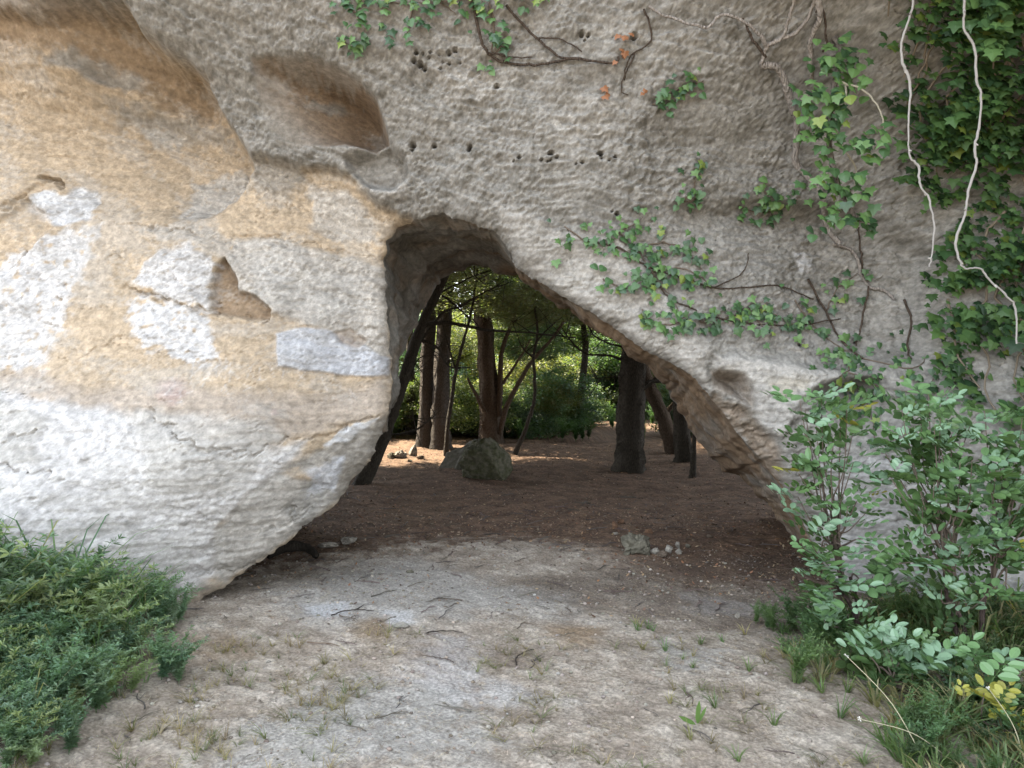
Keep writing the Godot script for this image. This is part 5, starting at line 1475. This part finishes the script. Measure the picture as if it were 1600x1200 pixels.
	# undergrowth and far trees, one mass
	for v in 3:
		var places := []
		var tints := []
		for k in 150:
			var z := -rnd(15.5, 18.5) if k < 30 else -rnd(20.0, 27.0)
			var y := rnd(0.1, 1.0) if k % 2 == 0 or k < 30 else rnd(0.5, 2.6)
			if k % 3 == 2:
				z = -rnd(26.0, 34.0)
				y = rnd(0.5, 6.2)
			var x := rnd(-0.42, 0.45) * (-z) + 0.6
			if k >= 30 and k % 9 == 4:
				z = -rnd(15.0, 18.0)
				y = rnd(2.0, 3.6)
			# a gap towards the open sky left of centre
			if x / -z > -0.10 and x / -z < -0.03 and (y - 1.0) / -z > 0.085:
				continue
			# the small clearing right of centre
			if absf(x - 0.165 * -z) < 0.9 and z > -19.5 and y < 1.6:
				continue
			var s := rnd(0.7, 1.4) * (0.7 if z > -18.0 else 0.95)
			places.append(Transform3D(Basis.from_euler(Vector3(rnd(-0.3, 0.3), rnd(0, TAU), 0)).scaled(Vector3(s, s * rnd(0.6, 0.9), s)), Vector3(x, y, z)))
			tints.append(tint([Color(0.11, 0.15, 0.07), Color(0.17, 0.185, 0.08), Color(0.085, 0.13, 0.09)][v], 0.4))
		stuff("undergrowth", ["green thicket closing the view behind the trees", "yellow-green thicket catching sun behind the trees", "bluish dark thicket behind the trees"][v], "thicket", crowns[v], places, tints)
	var places := []
	var tints := []
	for k in 106:
		var z := -rnd(8.0, 13.0) if k < 84 else -rnd(8.2, 10.4)
		var x := rnd(-12.0, 6.0) if k < 84 else rnd(-6.5, -0.5)
		var y := rnd(5.2, 8.5)
		if k < 84 and nz.get_noise_2d(x * 0.3, z * 0.3) > 0.33:
			continue
		var s := rnd(1.3, 2.1)
		places.append(Transform3D(Basis.from_euler(Vector3(rnd(-0.3, 0.3), rnd(0, TAU), 0)).scaled(Vector3(s, s * 0.6, s)), Vector3(x, y, z)))
		tints.append(tint(Color(0.06, 0.10, 0.035), 0.25))
	stuff("canopy", "leafy canopy roofing the wood behind the arch", "canopy", crowns[0], places, tints)
	# low scrub at the wood's floor
	places = []
	tints = []
	for k in 260:
		var z := -rnd(13.5, 20.0)
		var x := rnd(-0.4, 0.45) * (-z)
		if z > -14.6 + 0.6 * nz.get_noise_2d(x, z) and absf(x) < 3.0:
			continue
		var s := rnd(0.25, 0.6)
		places.append(Transform3D(Basis.from_euler(Vector3(0, rnd(0, TAU), 0)).scaled(Vector3.ONE * s), on_ground(x, z)))
		tints.append(tint(Color(0.06, 0.11, 0.04), 0.3))
	stuff("scrub", "low herbs and scrub at the edge of the bare wood floor", "scrub", weed(80), places, tints)

# ---------------------------------------------------------------- scene
func _ready():
	rng.seed = 20240611
	var cam := Camera3D.new()
	cam.name = "camera"
	add_child(cam)
	cam.position = Vector3(0, 1.6, 0)
	cam.rotation_degrees = Vector3(-1.904, 0, 0)
	cam.fov = 53.03
	cam.near = 0.05
	cam.far = 600.0
	cam.current = true
	var env := Environment.new()
	env.background_mode = Environment.BG_SKY
	var sm := ProceduralSkyMaterial.new()
	sm.sky_top_color = Color(0.80, 0.84, 0.90)
	sm.sky_horizon_color = Color(0.96, 0.97, 0.98)
	sm.sky_curve = 0.2
	sm.ground_bottom_color = Color(0.35, 0.33, 0.30)
	sm.ground_horizon_color = Color(0.6, 0.6, 0.58)
	sm.sun_angle_max = 20.0
	sm.energy_multiplier = 1.0
	var sky := Sky.new()
	sky.sky_material = sm
	env.sky = sky
	env.tonemap_mode = Environment.TONE_MAPPER_LINEAR
	env.tonemap_exposure = 6.8
	env.sdfgi_enabled = true
	env.ssao_enabled = true
	env.ssil_enabled = true
	var we := WorldEnvironment.new()
	we.environment = env
	add_child(we)
	var sun := DirectionalLight3D.new()
	sun.name = "sun"
	add_child(sun)
	sun.look_at_from_position(Vector3.ZERO, -Vector3(-0.5, 0.8, -0.3), Vector3.UP)
	sun.light_energy = 1.6
	sun.light_color = Color(1.0, 0.95, 0.86)
	sun.light_angular_distance = 0.5
	sun.shadow_enabled = true
	nz = FastNoiseLite.new()
	nz.seed = 7
	nz.frequency = 1.0
	nz.noise_type = FastNoiseLite.TYPE_SIMPLEX_SMOOTH
	nz.fractal_octaves = 2
	nf = FastNoiseLite.new()
	nf.seed = 19
	nf.frequency = 1.0
	nf.noise_type = FastNoiseLite.TYPE_SIMPLEX_SMOOTH
	nf.fractal_octaves = 3
	nf.fractal_gain = 0.55
	nc = FastNoiseLite.new()
	nc.seed = 23
	nc.frequency = 1.0
	nc.noise_type = FastNoiseLite.TYPE_CELLULAR
	nc.fractal_type = FastNoiseLite.FRACTAL_NONE
	nc.cellular_return_type = FastNoiseLite.RETURN_DISTANCE
	var t0 := Time.get_ticks_msec()
	materials()
	print("materials ", Time.get_ticks_msec() - t0)
	build_rock()
	print("rock ", Time.get_ticks_msec() - t0)
	build_ground()
	print("ground ", Time.get_ticks_msec() - t0)
	build_wood()
	build_stones()
	build_litter()
	build_straw()
	print("litter ", Time.get_ticks_msec() - t0)
	build_climbers()
	build_shrubs()
	build_low_plants()
	print("done ", Time.get_ticks_msec() - t0)
